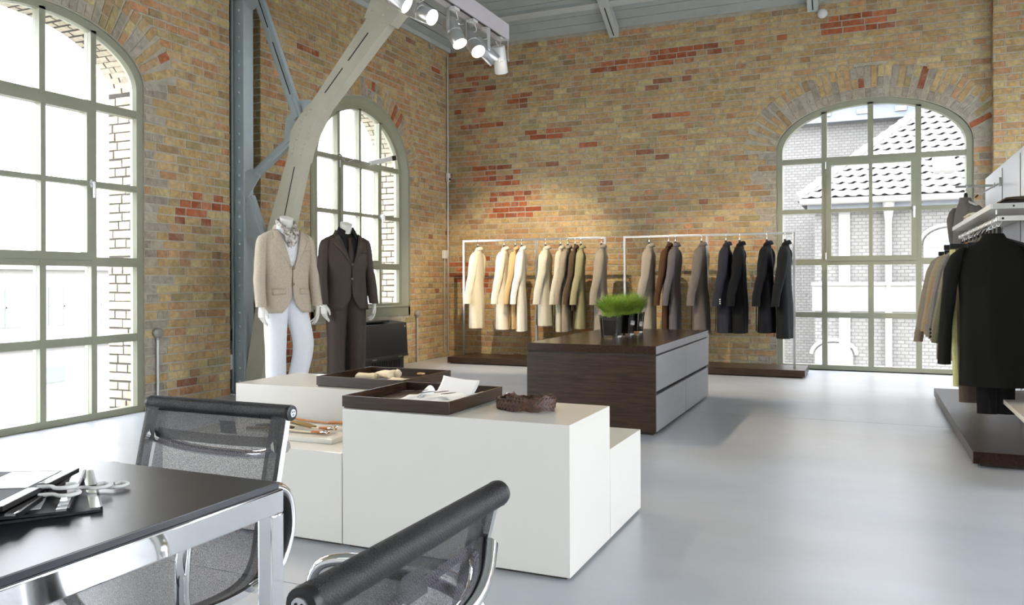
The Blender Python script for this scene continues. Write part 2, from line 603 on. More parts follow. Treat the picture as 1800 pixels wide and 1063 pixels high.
class BrickField:
    def __init__(s):
        s.items = []          # (Matrix, colour, variant)

    def put(s, c, ud, vd, nd, lu, lv, proud, col):
        ud, vd, nd = Vector(ud), Vector(vd), Vector(nd)
        M = Matrix(((ud.x * lu, vd.x * lv, nd.x * proud, c[0]), (ud.y * lu, vd.y * lv, nd.y * proud, c[1]),
                    (ud.z * lu, vd.z * lv, nd.z * proud, c[2]), (0, 0, 0, 1)))
        s.items.append((M, col, rb.randrange(len(BV))))

    def courses(s, fn, u0, u1, z0, z1, blocked, colfn, pitch=0.077):
        ud = (fn(1, 0, 0) - fn(0, 0, 0)); vd = Vector((0, 0, 1)); nd = (fn(0, 0, 1) - fn(0, 0, 0))
        n = int((z1 - z0) / pitch + 1e-6)
        for i in range(n):
            z = z0 + (i + 0.5) * pitch
            free = [(u0, u1)]
            for bl in blocked:
                iv = bl(z)
                if iv is None: continue
                nf = []
                for a, b in free:
                    if iv[1] <= a or iv[0] >= b: nf.append((a, b))
                    else:
                        if iv[0] > a: nf.append((a, iv[0]))
                        if iv[1] < b: nf.append((iv[1], b))
                free = nf
            for a, b in free:
                u = a + (0.0 if i % 2 else -rb.uniform(0.04, 0.2))
                while u < b - 0.02:
                    L = rb.choice((0.245, 0.245, 0.118, 0.118, 0.118, 0.18)) * rb.uniform(0.95, 1.04)
                    ua, ub = max(u, a), min(u + L, b)
                    if b - ub < 0.05: ub = b
                    u = ub + 0.012
                    if ub - ua < 0.02: continue
                    uc = (ua + ub) / 2
                    s.put(fn(uc, z + rb.uniform(-.0025, .0025), 0.0), ud, vd, nd, ub - ua, pitch - rb.uniform(0.012, 0.017),
                          rb.uniform(0.002, 0.007), colfn(uc, z))

    def ring(s, fn, A, colfn, d=0.0, depth_axis=False):
        """voussoirs round an arch"""
        th = A.ring
        nd = (fn(0, 0, 1) - fn(0, 0, 0))
        # equal arc-length steps
        N = 400
        pts = [(A.c - A.a * cos(pi * i / N), A.zs + A.H * sin(pi * i / N), pi * i / N) for i in range(N + 1)]
        acc = [0]
        for p, q in zip(pts, pts[1:]):
            acc.append(acc[-1] + sqrt((p[0] - q[0]) ** 2 + (p[1] - q[1]) ** 2))
        k = int(acc[-1] / 0.066)
        st = acc[-1] / k
        j = 0
        for i in range(k):
            tgt = (i + .5) * st
            while acc[j] < tgt: j += 1
            u, z, t = pts[j]
            nu, nz = -cos(t) / A.a, sin(t) / A.H
            l = sqrt(nu * nu + nz * nz); nu /= l; nz /= l
            rad = (fn(nu, nz, 0) - fn(0, 0, 0)); tan = (fn(nz, -nu, 0) - fn(0, 0, 0))
            if th > .3:
                cuts = rb.choice(((.0, .25, th), (.0, .12, th), (0, .12, .245, th)))
            else:
                cuts = rb.choice(((0, th), (0, .12, th)))
            for a, b in zip(cuts, cuts[1:]):
                m = (a + b) / 2 + 0.004
                wid = (st - .011) * (1 + m / max(.6, A.a) * 0.8)
                s.put(fn(u + nu * m, z + nz * m, 0.0), tan, rad, nd, wid, b - a - .012, rb.uniform(.003, .009), colfn(m / th, u))

    def finish(s, parent, nobj):
        score = []
        for k, (M, col, vi) in enumerate(s.items):
            c = M.translation
            px, py, d = project(c)
            a = (M.col[0].to_3d().length * M.col[1].to_3d().length) / d ** 2
            nrm = M.col[2].to_3d().normalized()
            view = (CAM - c).normalized()
            a *= max(0, nrm.dot(view))
            if not (0 < px < 1800 and 0 < py < 700): a *= 0.001
            score.append((a, k))
        score.sort(reverse=True)
        chosen = set(k for a, k in score[:nobj])
        v, f, cols = [], [], []
        meshes = BRICK_MESHES
        for k, (M, col, vi) in enumerate(s.items):
            if k in chosen:
                o = bpy.data.objects.new('brick', meshes[vi])
                COL.objects.link(o)
                o.parent = parent
                o.matrix_parent_inverse = PM.get(parent.name, Matrix()).inverted()
                o.matrix_basis = M
                o.color = (*col, 1)
            else:
                n = len(v)
                v += [tuple(M @ Vector(p)) for p in BV[vi][0]]
                f += [tuple(i + n for i in q) for q in BV[vi][1]]
                cols += [col] * len(BV[vi][0])
        me = bpy.data.meshes.new('brickwork')
        me.from_pydata(v, [], f)
        ca = me.color_attributes.new('tint', 'FLOAT_COLOR', 'POINT')
        flat = []
        for c in cols: flat += [*c, 1.0]
        ca.data.foreach_set('color', flat)
        me.materials.append(MT['brick'])
        o = bpy.data.objects.new('brickwork', me)
        COL.objects.link(o)
        o.parent = parent
        o.matrix_parent_inverse = PM.get(parent.name, Matrix()).inverted()
        o['kind'] = 'stuff'
        o.color = (1, 1, 1, 1)
        return o


BRICK_MESHES = []
for vi, (v, f) in enumerate(BV):
    me = bpy.data.meshes.new('brick')
    me.from_pydata(v, [], f)
    ca = me.color_attributes.new('tint', 'FLOAT_COLOR', 'POINT')
    ca.data.foreach_set('color', [1.0] * (4 * len(v)))
    me.materials.append(MT['brick'])
    BRICK_MESHES.append(me)

# red repair patches (world rectangles on the back wall), from u,z centre and half sizes
RED_B = [(0.42, 3.95, .30, .10), (0.35, 3.60, .30, .05), (0.12, 4.15, .12, .05), (0.55, 3.35, .45, .05), (2.9, 4.0, .75, .06), (3.5, 4.06, .5, .06),
         (4.5, 4.12, .5, .07), (5.6, 4.2, .35, .10), (1.6, 3.15, .3, .05), (2.2, 2.95, .3, .05), (0.8, 2.6, .3, .15), (1.0, 2.2, .35, .2),
         (0.4, 1.2, .3, .3), (3.3, 3.25, .25, .05), (7.2, 4.45, .4, .08), (1.15, 3.7, .12, .05)]
RED_L = [(-4.75, 1.85, .35, .1), (-5.0, 1.7, .25, .06), (-3.7, 2.35, .25, .06), (-3.3, 3.7, .2, .05), (-1.25, .66, .12, .12), (-3.5, .5, .3, .25), (-0.3, 4.1, .15, .05)]


def colour_fn(arches, reds):
    def fn(u, z):
        for A in arches:
            if A.bot - .2 < z < A.zs + A.H * .6:
                w = 0.17 if A.bot == 0 else 0.02
                dd = abs(abs(u - A.c) - A.a)
                if dd < w * rb.uniform(.5, 1.5) and rb.random() < .88: return tone(rb.choice(GREYS), .08)
            if A.bot > 0 and abs(u - A.c) < A.a and A.bot - .16 < z < A.bot and rb.random() < .8: return tone(rb.choice(GREYS), .08)
        for (cu, cz, hu, hz) in reds:
            if abs(u - cu) < hu and abs(z - cz) < hz and rb.random() < .7: return tone(rb.choice(REDS), .15)
        if noise.noise(Vector((u * .9, z * 1.3, 3.7))) > .25 and rb.random() < .35: return tone(lin('#b98c66'), .12)
        return tone(rb.choice(PALL))
    return fn


def ring_colour(m, u):
    if m < .42 and rb.random() < .85: return tone(rb.choice(GREYS), .08)
    if rb.random() < .10: return tone(rb.choice(REDS), .1)
    if rb.random() < .15: return tone(rb.choice(GREYS), .08)
    return tone(rb.choice(PALL))


def blk(A):
    def f(z):
        h = A.half(z, A.ring)
        return None if h is None else (A.c - h - .004, A.c + h + .004)
    return f


# left wall
wl = wall_panel(LW, -12.8, 0.0, [A4, A1, A2], [NICHE]).build('wall_left', 'mortar', smooth=0)
tag(wl, 'long yellow brick wall with tall arched windows and steel column niche', 'wall', kind='structure')
bf = BrickField()
cfl = colour_fn([A1, A2], RED_L)
bf.courses(LW, -9.0, -0.005, 0, TOPZ, [blk(A1), blk(A2), lambda z: (NICHE[0], NICHE[1])], cfl)
bf.ring(LW, A1, ring_colour)
bf.ring(LW, A2, ring_colour)
NSIDE = lambda u, z, d: Vector((u, NICHE[1] - d, z))
bf.courses(NSIDE, -NICHE[2], 0.0, 0, TOPZ, [], lambda u, z: tone(lin('#97835f'), .15))  # niche side bricks darker, its shade put into their colour
# window reveals outside the glass, far jambs and arch soffits
for A, uj in ((A1, A1.c + A1.a), (A2, A2.c + A2.a - .16)):
    RV = lambda u, z, d, uj=uj: Vector((-u, uj - .003 - d, z))
    zt = A.zs if A is A1 else 2.62
    a_, H_ = (A.a, A.H) if A is A1 else (A.a - .16, .74)
    bf.courses(RV, 0.13, WT, A.bot + .01, zt, [], lambda u, z: tone(lin('#a39b8a'), .05))
    jb = MB().add([(-.13, uj - .003, A.bot), (-WT, uj - .003, A.bot), (-WT, uj - .003, zt), (-.13, uj - .003, zt)], [(0, 1, 2, 3)])
    for i in range(18):
        q0, q1 = pi * .5 + pi * .5 * i / 18, pi * .5 + pi * .5 * (i + 1) / 18
        e = .003
        jb.add([(x, A.c - (a_ - e) * cos(q), zt + (H_ - e) * sin(q)) for q, x in ((q0, -.13), (q1, -.13), (q1, -WT), (q0, -WT))], [(0, 1, 2, 3)])
    jb.build('reveal_joints', 'reveal_joint', wl, smooth=0)
    n = 18
    for i in range(n):
        t = pi * .5 + pi * .5 * (i + .5) / n
        u, z = A.c - a_ * cos(t), zt + H_ * sin(t)
        nu, nz = cos(t) / a_, -sin(t) / H_
        l = sqrt(nu * nu + nz * nz); nrm = Vector((0, nu / l, nz / l)); tn = Vector((0, nz / l, -nu / l))
        st = .5 * pi * (a_ + H_) / 2 / n
        for (x0, x1) in (((-.13, -.25), (-.262, -.42)) if i % 2 else ((-.13, -.33), (-.342, -.42))):
            bf.put(Vector(((x0 + x1) / 2, u, z)), (1, 0, 0), tn, nrm, abs(x1 - x0), st - .012, .008, tone(lin('#a39b8a'), .05))
bf.finish(wl, 300)

# back wall with the pier on the right
wb = wall_panel(BW, -0.42, 9.2, [A3]).build('wall_back', 'mortar', smooth=0)
tag(wb, 'far yellow brick wall with red repair bricks and one arched window', 'wall', kind='structure')
boxpart('pier_core', 'mortar', wb, 6.95, 7.75, -0.11, 0.0, 0, TOPZ, smooth=0)
bf = BrickField()
cfb = colour_fn([A3], RED_B)
bf.courses(BW, 0.005, 6.94, 0, TOPZ, [blk(A3)], cfb)
PF = lambda u, z, d: Vector((u, -0.11 - d, z))
bf.courses(PF, 6.95, 7.75, 0, TOPZ, [], colour_fn([], RED_B))
PS = lambda u, z, d: Vector((6.95 - d, -u, z))
bf.courses(PS, 0.0, 0.11, 0, TOPZ, [], colour_fn([], RED_B))
n0 = len(bf.items)
bf.ring(BW, A3, ring_colour)
bf.items = [it for k, it in enumerate(bf.items) if not (k >= n0 and it[0].translation.x > 6.93)]
bf.finish(wb, 300)

# floor: slabs between saw-cut joints
fl = thing('floor', 'polished pale grey concrete floor with saw cut joints', 'floor', kind='structure')
boxpart('joint_bed', 'joint', fl, -0.4, 9.5, -13.0, 0.4, -0.2, -0.006, smooth=0)
ys = [0.4, -3.755, -8.2, -13.0]
for a, b in zip(ys, ys[1:]):
    for x0, x1 in ((-0.4, 9.5),):
        boxpart('slab', 'concrete', fl, x0, x1, b + .003, a - .003, -0.1, 0.0, smooth=0)

# ceiling: boarded hip roof
ce = thing('ceiling', 'grey painted boarded roof sloping up from the brick walls', 'ceiling', (0, 0, TOPZ), kind='structure')
T30 = math.tan(radians(30)); C30 = cos(radians(30)); S30 = sin(radians(30))
PW = 0.1277
NPL = 13


def slope_back(x, s, d): return Vector((x, -s + d * S30 * -1, TOPZ + s * T30 - d * C30))     # d below the boards
def slope_left(y, s, d): return Vector((s + d * S30, y, TOPZ + s * T30 - d * C30))


for i in range(NPL):
    s0, s1 = i * PW, (i + 1) * PW - .013
    part('plank', 'ceil_paint', ce, lambda b: b.prism([(s0, s0), (9.2, s0), (9.2, s1), (s1, s1)], lambda a, c, d: slope_back(a, c, d - .0 + (.012 * (1 - (c - s0) / PW))), -.02, .004), smooth=0)
    part('plank', 'ceil_paint', ce, lambda b: b.prism([(-s0, s0), (-12.0, s0), (-12.0, s1), (-s1, s1)], lambda a, c, d: slope_left(a, c, d + (.012 * (1 - (c - s0) / PW))), -.02, .004), smooth=0)
R = NPL * PW; R2 = 2.6; ZR = TOPZ + R2 * T30
b = MB()
b.add([slope_back(-.3, -.3, -.03), slope_back(9.2, -.3, -.03), slope_back(9.2, R2, -.03), slope_back(R2, R2, -.03)], [(0, 1, 2, 3)])
b.add([slope_left(.3, -.3, -.03), slope_left(-12.6, -.3, -.03), slope_left(-12.6, R2, -.03), slope_left(-R2, R2, -.03)], [(0, 1, 2, 3)])
b.add([(R2, -R2, ZR), (9.2, -R2, ZR), (9.2, -12.6, ZR), (R2, -12.6, ZR)], [(0, 1, 2, 3)])
b.build('roof_underlay', 'plank_gap', ce, smooth=0)
b = MB().add([slope_back(R, R, .0), slope_back(9.2, R, .0), slope_back(9.2, R2, .0), slope_back(R2, R2, .0)], [(0, 1, 2, 3)])
b.add([slope_left(-R, R, .0), slope_left(-12.6, R, .0), slope_left(-12.6, R2, .0), slope_left(-R2, R2, .0)], [(0, 1, 2, 3)])
b.add([(R2, -R2, ZR - .02), (9.2, -R2, ZR - .02), (9.2, -12.7, ZR - .02), (R2, -12.7, ZR - .02)], [(0, 1, 2, 3)])
b.build('upper_lining', 'ceil_paint', ce, smooth=0)
for x in (2.53, 5.05, 7.57):
    rf = part('rafter', 'beam_paint', ce, lambda b: b.prism([(-0.0, 4.385), (-0.0, 4.53), (-2.6, 4.53 + 2.6 * T30), (-2.6, 4.385 + 2.6 * T30)], lambda y, z, d: Vector((d, y, z)), x - .065, x + .065), smooth=0)
    part('slot', 'slot', rf, lambda b: b.bar((x, -.03, 4.385 + .03 * T30 - .001), (x, -.45, 4.385 + .45 * T30 - .001), .014, .004, (1, 0, 0)), smooth=0)
for x0, x1 in ((.55, 2.465), (2.595, 4.985), (5.115, 7.5)):
    part('purlin', 'beam_paint', ce, lambda b: b.prism([(.36, .004), (.44, .004), (.44, .07), (.36, .07)], lambda a, c, d: slope_back(d, a, c), x0, x1), smooth=0)
for y0, y1 in ((-8, -.55),):
    part('purlin', 'beam_paint', ce, lambda b: b.prism([(.62, .004), (.70, .004), (.70, .07), (.62, .07)], lambda a, c, d: slope_left(d, a, c), y0, y1), smooth=0)
tr = boxpart('trim_1', 'beam_paint', None, 0.0, 0.045, -12.8, -0.02, TOPZ - .07, TOPZ - .002, .006)
tag(tr, 'pale grey eaves moulding along the top of the window wall', 'moulding', kind='structure')
hk = part('trim_2', 'beam_paint', None, lambda b: b.box(.03, .05, -.62, -.60, 4.36, 4.52).box(.03, .09, -.62, -.60, 4.36, 4.375), smooth=0)
tag(hk, 'small grey angle bracket under the eaves near the corner', 'bracket', kind='structure')

# unseen walls behind the camera and on the right, added to shape daylight
RWF = lambda u, z, d: Vector((9.2 - d, u, z))
wr = wall_panel(RWF, -12.8, 0.0, [A4, A1, A2]).build('wall_right', 'plaster', smooth=0)
tag(wr, 'unseen plain wall with arched openings on the right, added to shape daylight', 'wall', kind='structure')
gb = MB()
gb.add([(9.2, 0, TOPZ - .05), (9.2, -12.8, TOPZ - .05), (9.2, -12.8, 6.1), (9.2, 0, 6.1)], [(0, 1, 2, 3)])
gb.build('gable', 'plaster', wr, smooth=0)
wf = boxpart('wall_front', 'plaster', None, -0.42, 9.2, -13.2, -12.8, 0, 6.1, smooth=0)
tag(wf, 'unseen plain wall behind the camera, added to shape daylight', 'wall', kind='structure')

# ------------------------------------------------------------------ windows
def make_window(name, label, fn, A, glass_a, glass_zs, glass_H, cols, rows, sash_rows, inner, bot, handle_side, mw=0.06):
    """rows: list of (z centre, thickness) of cross bars from the top; inner = recess depth of the frame front"""
    w = thing(name, label, 'window', fn(A.c, bot, 0), kind='structure')
    G = Arch(A.c, glass_a, glass_zs, glass_H, bot, 0)
    d0, d1 = inner - .075, inner
    # outer frame ring
    def ring_fn(b):
        oc = [(A.c - glass_a - .07, bot)] + [(A.c - (glass_a + .068) * cos(pi * i / 36), glass_zs + (glass_H + .066) * sin(pi * i / 36)) for i in range(37)] + [(A.c + glass_a + .07, bot)]
        ic = [(A.c - glass_a, bot)] + [(A.c - glass_a * cos(pi * i / 36), glass_zs + glass_H * sin(pi * i / 36)) for i in range(37)] + [(A.c + glass_a, bot)]
        rings = []
        for (o, i_) in zip(oc, ic):
            rings.append([fn(*o, d0), fn(*o, d1), fn(i_[0], i_[1], d1), fn(i_[0] * .985 + A.c * .015, i_[1] - (.008 if i_[1] > glass_zs else 0), d0 + .04), fn(i_[0], i_[1], d0)])
        b.loft(rings)
    part('frame', 'frame_green', w, ring_fn, smooth=30)
    zb = bot + .055
    part('bottom_rail', 'frame_green', w, lambda b: b.prism([(A.c - glass_a - .07, bot), (A.c + glass_a + .07, bot), (A.c + glass_a + .07, zb), (A.c - glass_a - .07, zb)], fn, d0, d1 + .004))
    us = [A.c - glass_a] + cols + [A.c + glass_a]
    zs_ = [None] + [r[0] for r in rows] + [zb]
    nr = len(rows)
    sash_lo, sash_hi = rows[sash_rows[1]], rows[sash_rows[0]]

    def box(name_, u0, u1, z0, z1, da, db, par):
        return part(name_, 'frame_green', par, lambda b: b.prism([(u0, z0), (u1, z0), (u1, z1), (u0, z1)], fn, da, db), smooth=0)
    # mullions: outer two full height, the middle one interrupted by the sash
    for k, u in enumerate(cols):
        zt = G.top(u) + .02
        if k == 1:
            box('mullion', u - mw / 2, u + mw / 2, sash_hi[0], zt, d0, d1, w)
            box('mullion', u - mw / 2, u + mw / 2, zb, sash_lo[0], d0, d1, w)
        else:
            box('mullion', u - mw / 2, u + mw / 2, zb, zt, d0, d1, w)
    for i, (z, t) in enumerate(rows):
        hw = glass_a if z < glass_zs else glass_a * sqrt(1 - ((z - glass_zs) / glass_H) ** 2)
        if sash_rows[0] < i < sash_rows[1]:
            box('glazing_bar', A.c - hw, cols[0], z - t / 2, z + t / 2, d0 + .003, d1 - .003, w)
            box('glazing_bar', cols[2], A.c + hw, z - t / 2, z + t / 2, d0 + .003, d1 - .003, w)
        else:
            box('glazing_bar', A.c - hw, A.c + hw, z - t / 2, z + t / 2, d0 + .003, d1 - .003, w)

    def pane(u0, u1, z0, z1, par, arch=False):
        if arch:
            us_ = [u0 + (u1 - u0) * i / 8 for i in range(9)]
            poly = [(u0, z0), (u1, z0)] + [(u, max(z0 + .001, G.top(u) - .002)) for u in reversed(us_)]
        else:
            poly = [(u0, z0), (u1, z0), (u1, z1), (u0, z1)]
        part('pane', 'glass', par, lambda b: b.prism(poly, fn, d0 + .034, d0 + .040), smooth=0)
        # dark sealing bead at the foot of the glass
    # sash
    s0, s1 = cols[0] + mw / 2 - .012, cols[2] - mw / 2 + .012
    z0, z1 = sash_lo[0] + sash_lo[1] * .15, sash_hi[0] - sash_hi[1] * .15
    sw = .06

    def sash_fn(b):
        for (a, c, e, g) in ((s0, s1, z1 - sw, z1), (s0, s1, z0, z0 + sw), (s0, s0 + sw, z0 + sw, z1 - sw), (s1 - sw, s1, z0 + sw, z1 - sw)):
            b.prism([(a, e), (c, e), (c, g), (a, g)], fn, d0 + .01, d1 + .014)
    sash = part('sash', 'frame_green', w, sash_fn, smooth=0)
    zm = rows[sash_rows[0] + 1][0]
    box('glazing_bar', cols[1] - .02, cols[1] + .02, z0 + sw, z1 - sw, d0 + .012, d1 + .008, sash)
    box('glazing_bar', s0 + sw, s1 - sw, zm - .02, zm + .02, d0 + .013, d1 + .007, sash)
    for (a, c) in ((s0 + sw, cols[1] - .02), (cols[1] + .02, s1 - sw)):
        pane(a, c, zm + .02, z1 - sw, sash)
        pane(a, c, z0 + sw, zm - .02, sash)
    uh = s1 - .028 if handle_side > 0 else s0 + .028

    def handle_fn(b):
        b.prism(arc(uh, zm, .016, 0, 2 * pi, 14)[:-1], lambda a, c, d: fn(a, zm + (c - zm) * 2.0, d), d1 + .014, d1 + .022)
        b.tube([fn(uh, zm, d1 + .02), fn(uh, zm, d1 + .055)], .009, 10)
        b.tube([fn(uh, zm + .012, d1 + .055), fn(uh, zm - .05, d1 + .057), fn(uh, zm - .115, d1 + .055)], [.010, .011, .009], 10)
    part('handle', 'alu', sash, handle_fn)
    uo = s0 - .004 if handle_side > 0 else s1 + .004
    for zz in (z0 + .02, z1 - .10):
        part('hinge', 'alu', sash, lambda b: b.tube([fn(uo, zz, d1 + .012), fn(uo, zz + .085, d1 + .012)], .008, 10))
    # fixed panes
    for i in range(nr + 1):
        ztop = None if i == 0 else rows[i - 1][0] - rows[i - 1][1] / 2
        zbot = zb if i == nr else rows[i][0] + rows[i][1] / 2
        for k in range(4):
            if sash_rows[0] < i <= sash_rows[1] and k in (1, 2): continue
            ua = us[k] + (mw / 2 if k > 0 else 0); ub = us[k + 1] - (mw / 2 if k < 3 else 0)
            if i == 0: pane(ua, ub, zbot, 0, w, True)
            else: pane(ua, ub, zbot, ztop, w)
    return w


w1 = make_window('window_1', 'nearest tall arched window reaching the floor beside the table', LW, A1, .855, 2.72, .435, [-6.875, -6.43, -5.99],
                 [(2.515, .065), (1.885, .05), (1.265, .075), (.635, .065)], (0, 2), -.015, 0.0, 1, .05)
w2 = make_window('window_2', 'arched window behind the two mannequins with wide grey green surround', LW, A2, .87, 2.50, .70, [-2.665, -2.225, -1.775],
                 [(2.555, .06), (1.92, .05), (1.29, .075)], (0, 2), -.045, .765, 1, .05)
w3 = make_window('window_3', 'arched window in the far wall looking onto tiled roofs', BW, A3, 1.005, 2.68, .53, [5.172, 5.69, 6.203],
                 [(2.565, .062), (1.945, .05), (1.32, .075), (.675, .065)], (0, 2), -.015, 0.01, 1, .062)


def surround(b):
    A = A2
    rings = []
    n = 40
    oc = [(A.c - A.a, .65)] + [(A.c - A.a * cos(pi * i / n), A.zs + A.H * sin(pi * i / n)) for i in range(n + 1)] + [(A.c + A.a, .65)]
    ic = [(A.c - .93, .65)] + [(A.c - .93 * cos(pi * i / n), 2.50 + .765 * sin(pi * i / n)) for i in range(n + 1)] + [(A.c + .93, .65)]
    for o, i_ in zip(oc, ic):
        rings.append([LW(*o, -.12), LW(*o, .012), LW(o[0] + (i_[0] - o[0]) * .35, o[1] + (i_[1] - o[1]) * .35, .012), LW(*i_, -.045), LW(*i_, -.12)])
    b.loft(rings)
    b.box(-.12, .012, A.c - A.a, A.c + A.a, .65, .765)


part('surround', 'frame_green', w2, surround, smooth=30)
part('sill_lip', 'frame_green', w2, lambda b: b.box(-.05, .03, A2.c - 1.0, A2.c + 1.0, .765, .785, .003))


# window opener with its cable on the second window
def opener(b):
    b.tube(smooth_path([LW(-2.70, 2.56, .02), LW(-2.55, 2.50, .06), LW(-2.40, 2.53, .05), LW(-2.05, 2.52, .03)]), .010, 8)
    b.bar(LW(-2.12, 2.50, .05), LW(-1.80, 2.66, .12), .05, .05, (0, 0, 1))


wo = thing('window_opener', 'white chain window opener with cable mounted across the second window', 'window opener', (0.03, -2.2, 2.5))
part('cable', 'grey_plastic', wo, lambda b: b.tube(smooth_path([LW(-2.72, 2.60, .0), LW(-2.60, 2.51, .03), LW(-2.45, 2.555, .03), LW(-2.10, 2.55, .02)]), .009, 8))
part('motor_housing', 'white_plastic', wo, lambda b: b.bar(LW(-2.12, 2.56, .03), LW(-1.76, 2.66, .10), .055, .05, (0, 0, 1)))
part('end_cap', 'black_plastic', wo, lambda b: b.bar(LW(-1.76, 2.66, .10), LW(-1.69, 2.68, .114), .06, .054, (0, 0, 1)))
for (y, z, n) in ((-1.80, 1.92, 'a'),):
    lt = part('window_latch', 'white_plastic', None, lambda b: b.box(-.03, .03, y - .02, y + .02, z - .03, z + .03, .005).box(.03, .04, y - .012, y + .012, z - .055, z + .015, .003))
    tag(lt, 'small white latch on the mullion of the second window', 'latch')
# ------------------------------------------------------------------ steel column and roof leg
YC = -4.30
co = thing('steel_column', 'riveted blue grey steel column in the wall niche', 'column', (0, YC, 0))
boxpart('shaft', 'steel_blue', co, -.095, .055, YC - .06, YC + .06, 0, 4.5, .004)
boxpart('flange', 'steel_blue', co, -.055, .062, YC - .075, YC - .06, 0, 4.5, .003)
boxpart('flange', 'steel_blue', co, .048, .066, YC - .078, YC + .06, 0, 4.5, .003)
boxpart('edge_angle', 'steel_blue', co, -.098, -.075, YC - .08, YC - .06, 0, 4.5, .003)


def rivets(b):
    z = .12
    while z < 4.4:
        b.ball((.004, YC - .076, z), .016, 8, 4)
        z += .135


part('rivet_row', 'steel_blue', co, rivets, kind='stuff')
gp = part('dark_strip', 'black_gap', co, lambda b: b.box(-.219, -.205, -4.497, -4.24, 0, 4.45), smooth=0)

XZ = lambda a, c, d: Vector((a, YC + d, c))
tl = thing('roof_truss_leg', 'pale beige kinked steel truss leg rising from column foot to roof', 'truss', (.15, YC, 0))
part('lower_leg', 'steel_beige', tl, lambda b: b.prism([(.03, 0), (.235, 0), (.276, .24), (.598, 1.62), (.781, 2.29), (.601, 2.34), (.344, 1.626), (.071, .23)], XZ, -.06, .06), smooth=0)
part('knee_plate', 'steel_beige', tl, lambda b: b.prism([(.590, 2.27), (.775, 2.235), (.80, 2.33), (.86, 2.47), (1.022, 2.727), (.846, 2.778), (.72, 2.66), (.625, 2.53)], XZ, -.068, .068), smooth=0)
part('upper_leg', 'steel_beige', tl, lambda b: b.prism([(.838, 2.76), (1.015, 2.71), (1.73, 3.43), (2.55, 4.26), (3.1, 4.82), (2.95, 4.98), (2.4, 4.42), (1.50, 3.515)], XZ, -.06, .06), smooth=0)
part('end_plate', 'steel_beige', tl, lambda b: b.prism([(1.46, 3.50), (1.74, 3.40), (2.10, 3.76), (1.98, 3.98), (1.60, 4.0), (1.55, 3.68)], XZ, -.07, .07), smooth=0)


def knee_rivets(b):
    for k in range(6):
        t = k / 5
        b.ball((.64 + t * .10, YC - .068, 2.32 + t * .22), .014, 8, 4)
        b.ball((.745 + t * .12, YC - .068, 2.30 + t * .25), .014, 8, 4)
        b.ball((.73 + t * .14, YC - .068, 2.60 + t * .13), .014, 8, 4)
        b.ball((1.55 + t * .25, YC - .07, 3.56 + t * .27), .015, 8, 4)
        b.ball((1.66 + t * .25, YC - .07, 3.50 + t * .27), .015, 8, 4)


part('rivet_row', 'steel_beige', tl, knee_rivets, kind='stuff')
for (x0, z0, x1, z1) in ((.545, 1.72, .665, 2.19), (.40, 1.05, .505, 1.5), (1.02, 2.86, 1.22, 3.07), (1.28, 3.13, 1.50, 3.36)):
    part('slot', 'slot', tl, lambda b: b.bar((x0, YC - .061, z0), (x1, YC - .061, z1), .009, .004, (1, 0, 0)), smooth=0)


def brace(p0, p1, w):
    br = part('brace', 'steel_blue', tl, lambda b: b.bar((p0[0], YC - .02, p0[1]), (p1[0], YC - .02, p1[1]), w, .05, (1, 0, 0) if abs(p1[1] - p0[1]) > abs(p1[0] - p0[0]) else (0, 0, 1)).
              bar((p0[0] + .0, YC - .05, p0[1]), (p1[0], YC - .05, p1[1]), w * .3, .03, (1, 0, 0) if abs(p1[1] - p0[1]) > abs(p1[0] - p0[0]) else (0, 0, 1)), smooth=0)
    return br


b1 = brace((.10, 4.15), (.69, 2.66), .10)
b2 = brace((.06, 2.08), (.62, 2.47), .085)
b3 = brace((.09, 1.93), (.30, 1.42), .10)
for k, (t0, t1) in enumerate(((.12, .40), (.5, .85))):
    part('slot', 'slot', b1, lambda b: b.bar((.10 + .59 * t0 + .02, YC - .066, 4.15 - 1.49 * t0), (.10 + .59 * t1 + .02, YC - .066, 4.15 - 1.49 * t1), .009, .004, (1, 0, 0)), smooth=0)
part('gusset', 'steel_blue', tl, lambda b: b.prism([(.50, 2.46), (.62, 2.38), (.64, 2.53), (.76, 2.70), (.88, 2.78), (.80, 2.83), (.66, 2.83), (.52, 2.66)], XZ, -.012, .012), smooth=0)
part('gusset', 'steel_blue', tl, lambda b: b.prism([(.05, 1.85), (.13, 1.97), (.25, 2.13), (.14, 2.20), (.05, 2.17)], XZ, -.06, -.045), smooth=0)
part('gusset', 'steel_blue', tl, lambda b: b.prism([(.08, 1.98), (.15, 1.86), (.30, 1.40), (.20, 1.36), (.08, 1.5)], XZ, -.058, -.04), smooth=0)
part('gusset', 'steel_blue', tl, lambda b: b.prism([(.06, 3.85), (.16, 3.75), (.26, 3.80), (.12, 4.3), (.06, 4.3)], XZ, -.06, -.045), smooth=0)

# switch and socket on the column
sw_ = part('relay_box', 'black_plastic', None, lambda b: b.box(-.17, -.06, -4.46, -4.40, .52, .64, .008).box(-.10, -.075, -4.467, -4.459, .55, .60, .002))
tag(sw_, 'small black relay box beside the steel column', 'switch box')
so = part('socket_box', 'white_plastic', None, lambda b: b.box(-.175, -.055, -4.47, -4.40, .24, .39, .008).box(-.12, -.06, -4.478, -4.469, .26, .37, .003))
tag(so, 'white wall socket box low beside the steel column', 'socket')
ca = part('socket_cable', 'white_plastic', None, lambda b: b.tube(smooth_path([(-.16, -4.44, .03), (-.12, -4.47, .012), (-.02, -4.48, .01), (.05, -4.5, .01)]), .008, 8))
tag(ca, 'short white cable on the floor at the column foot', 'cable')

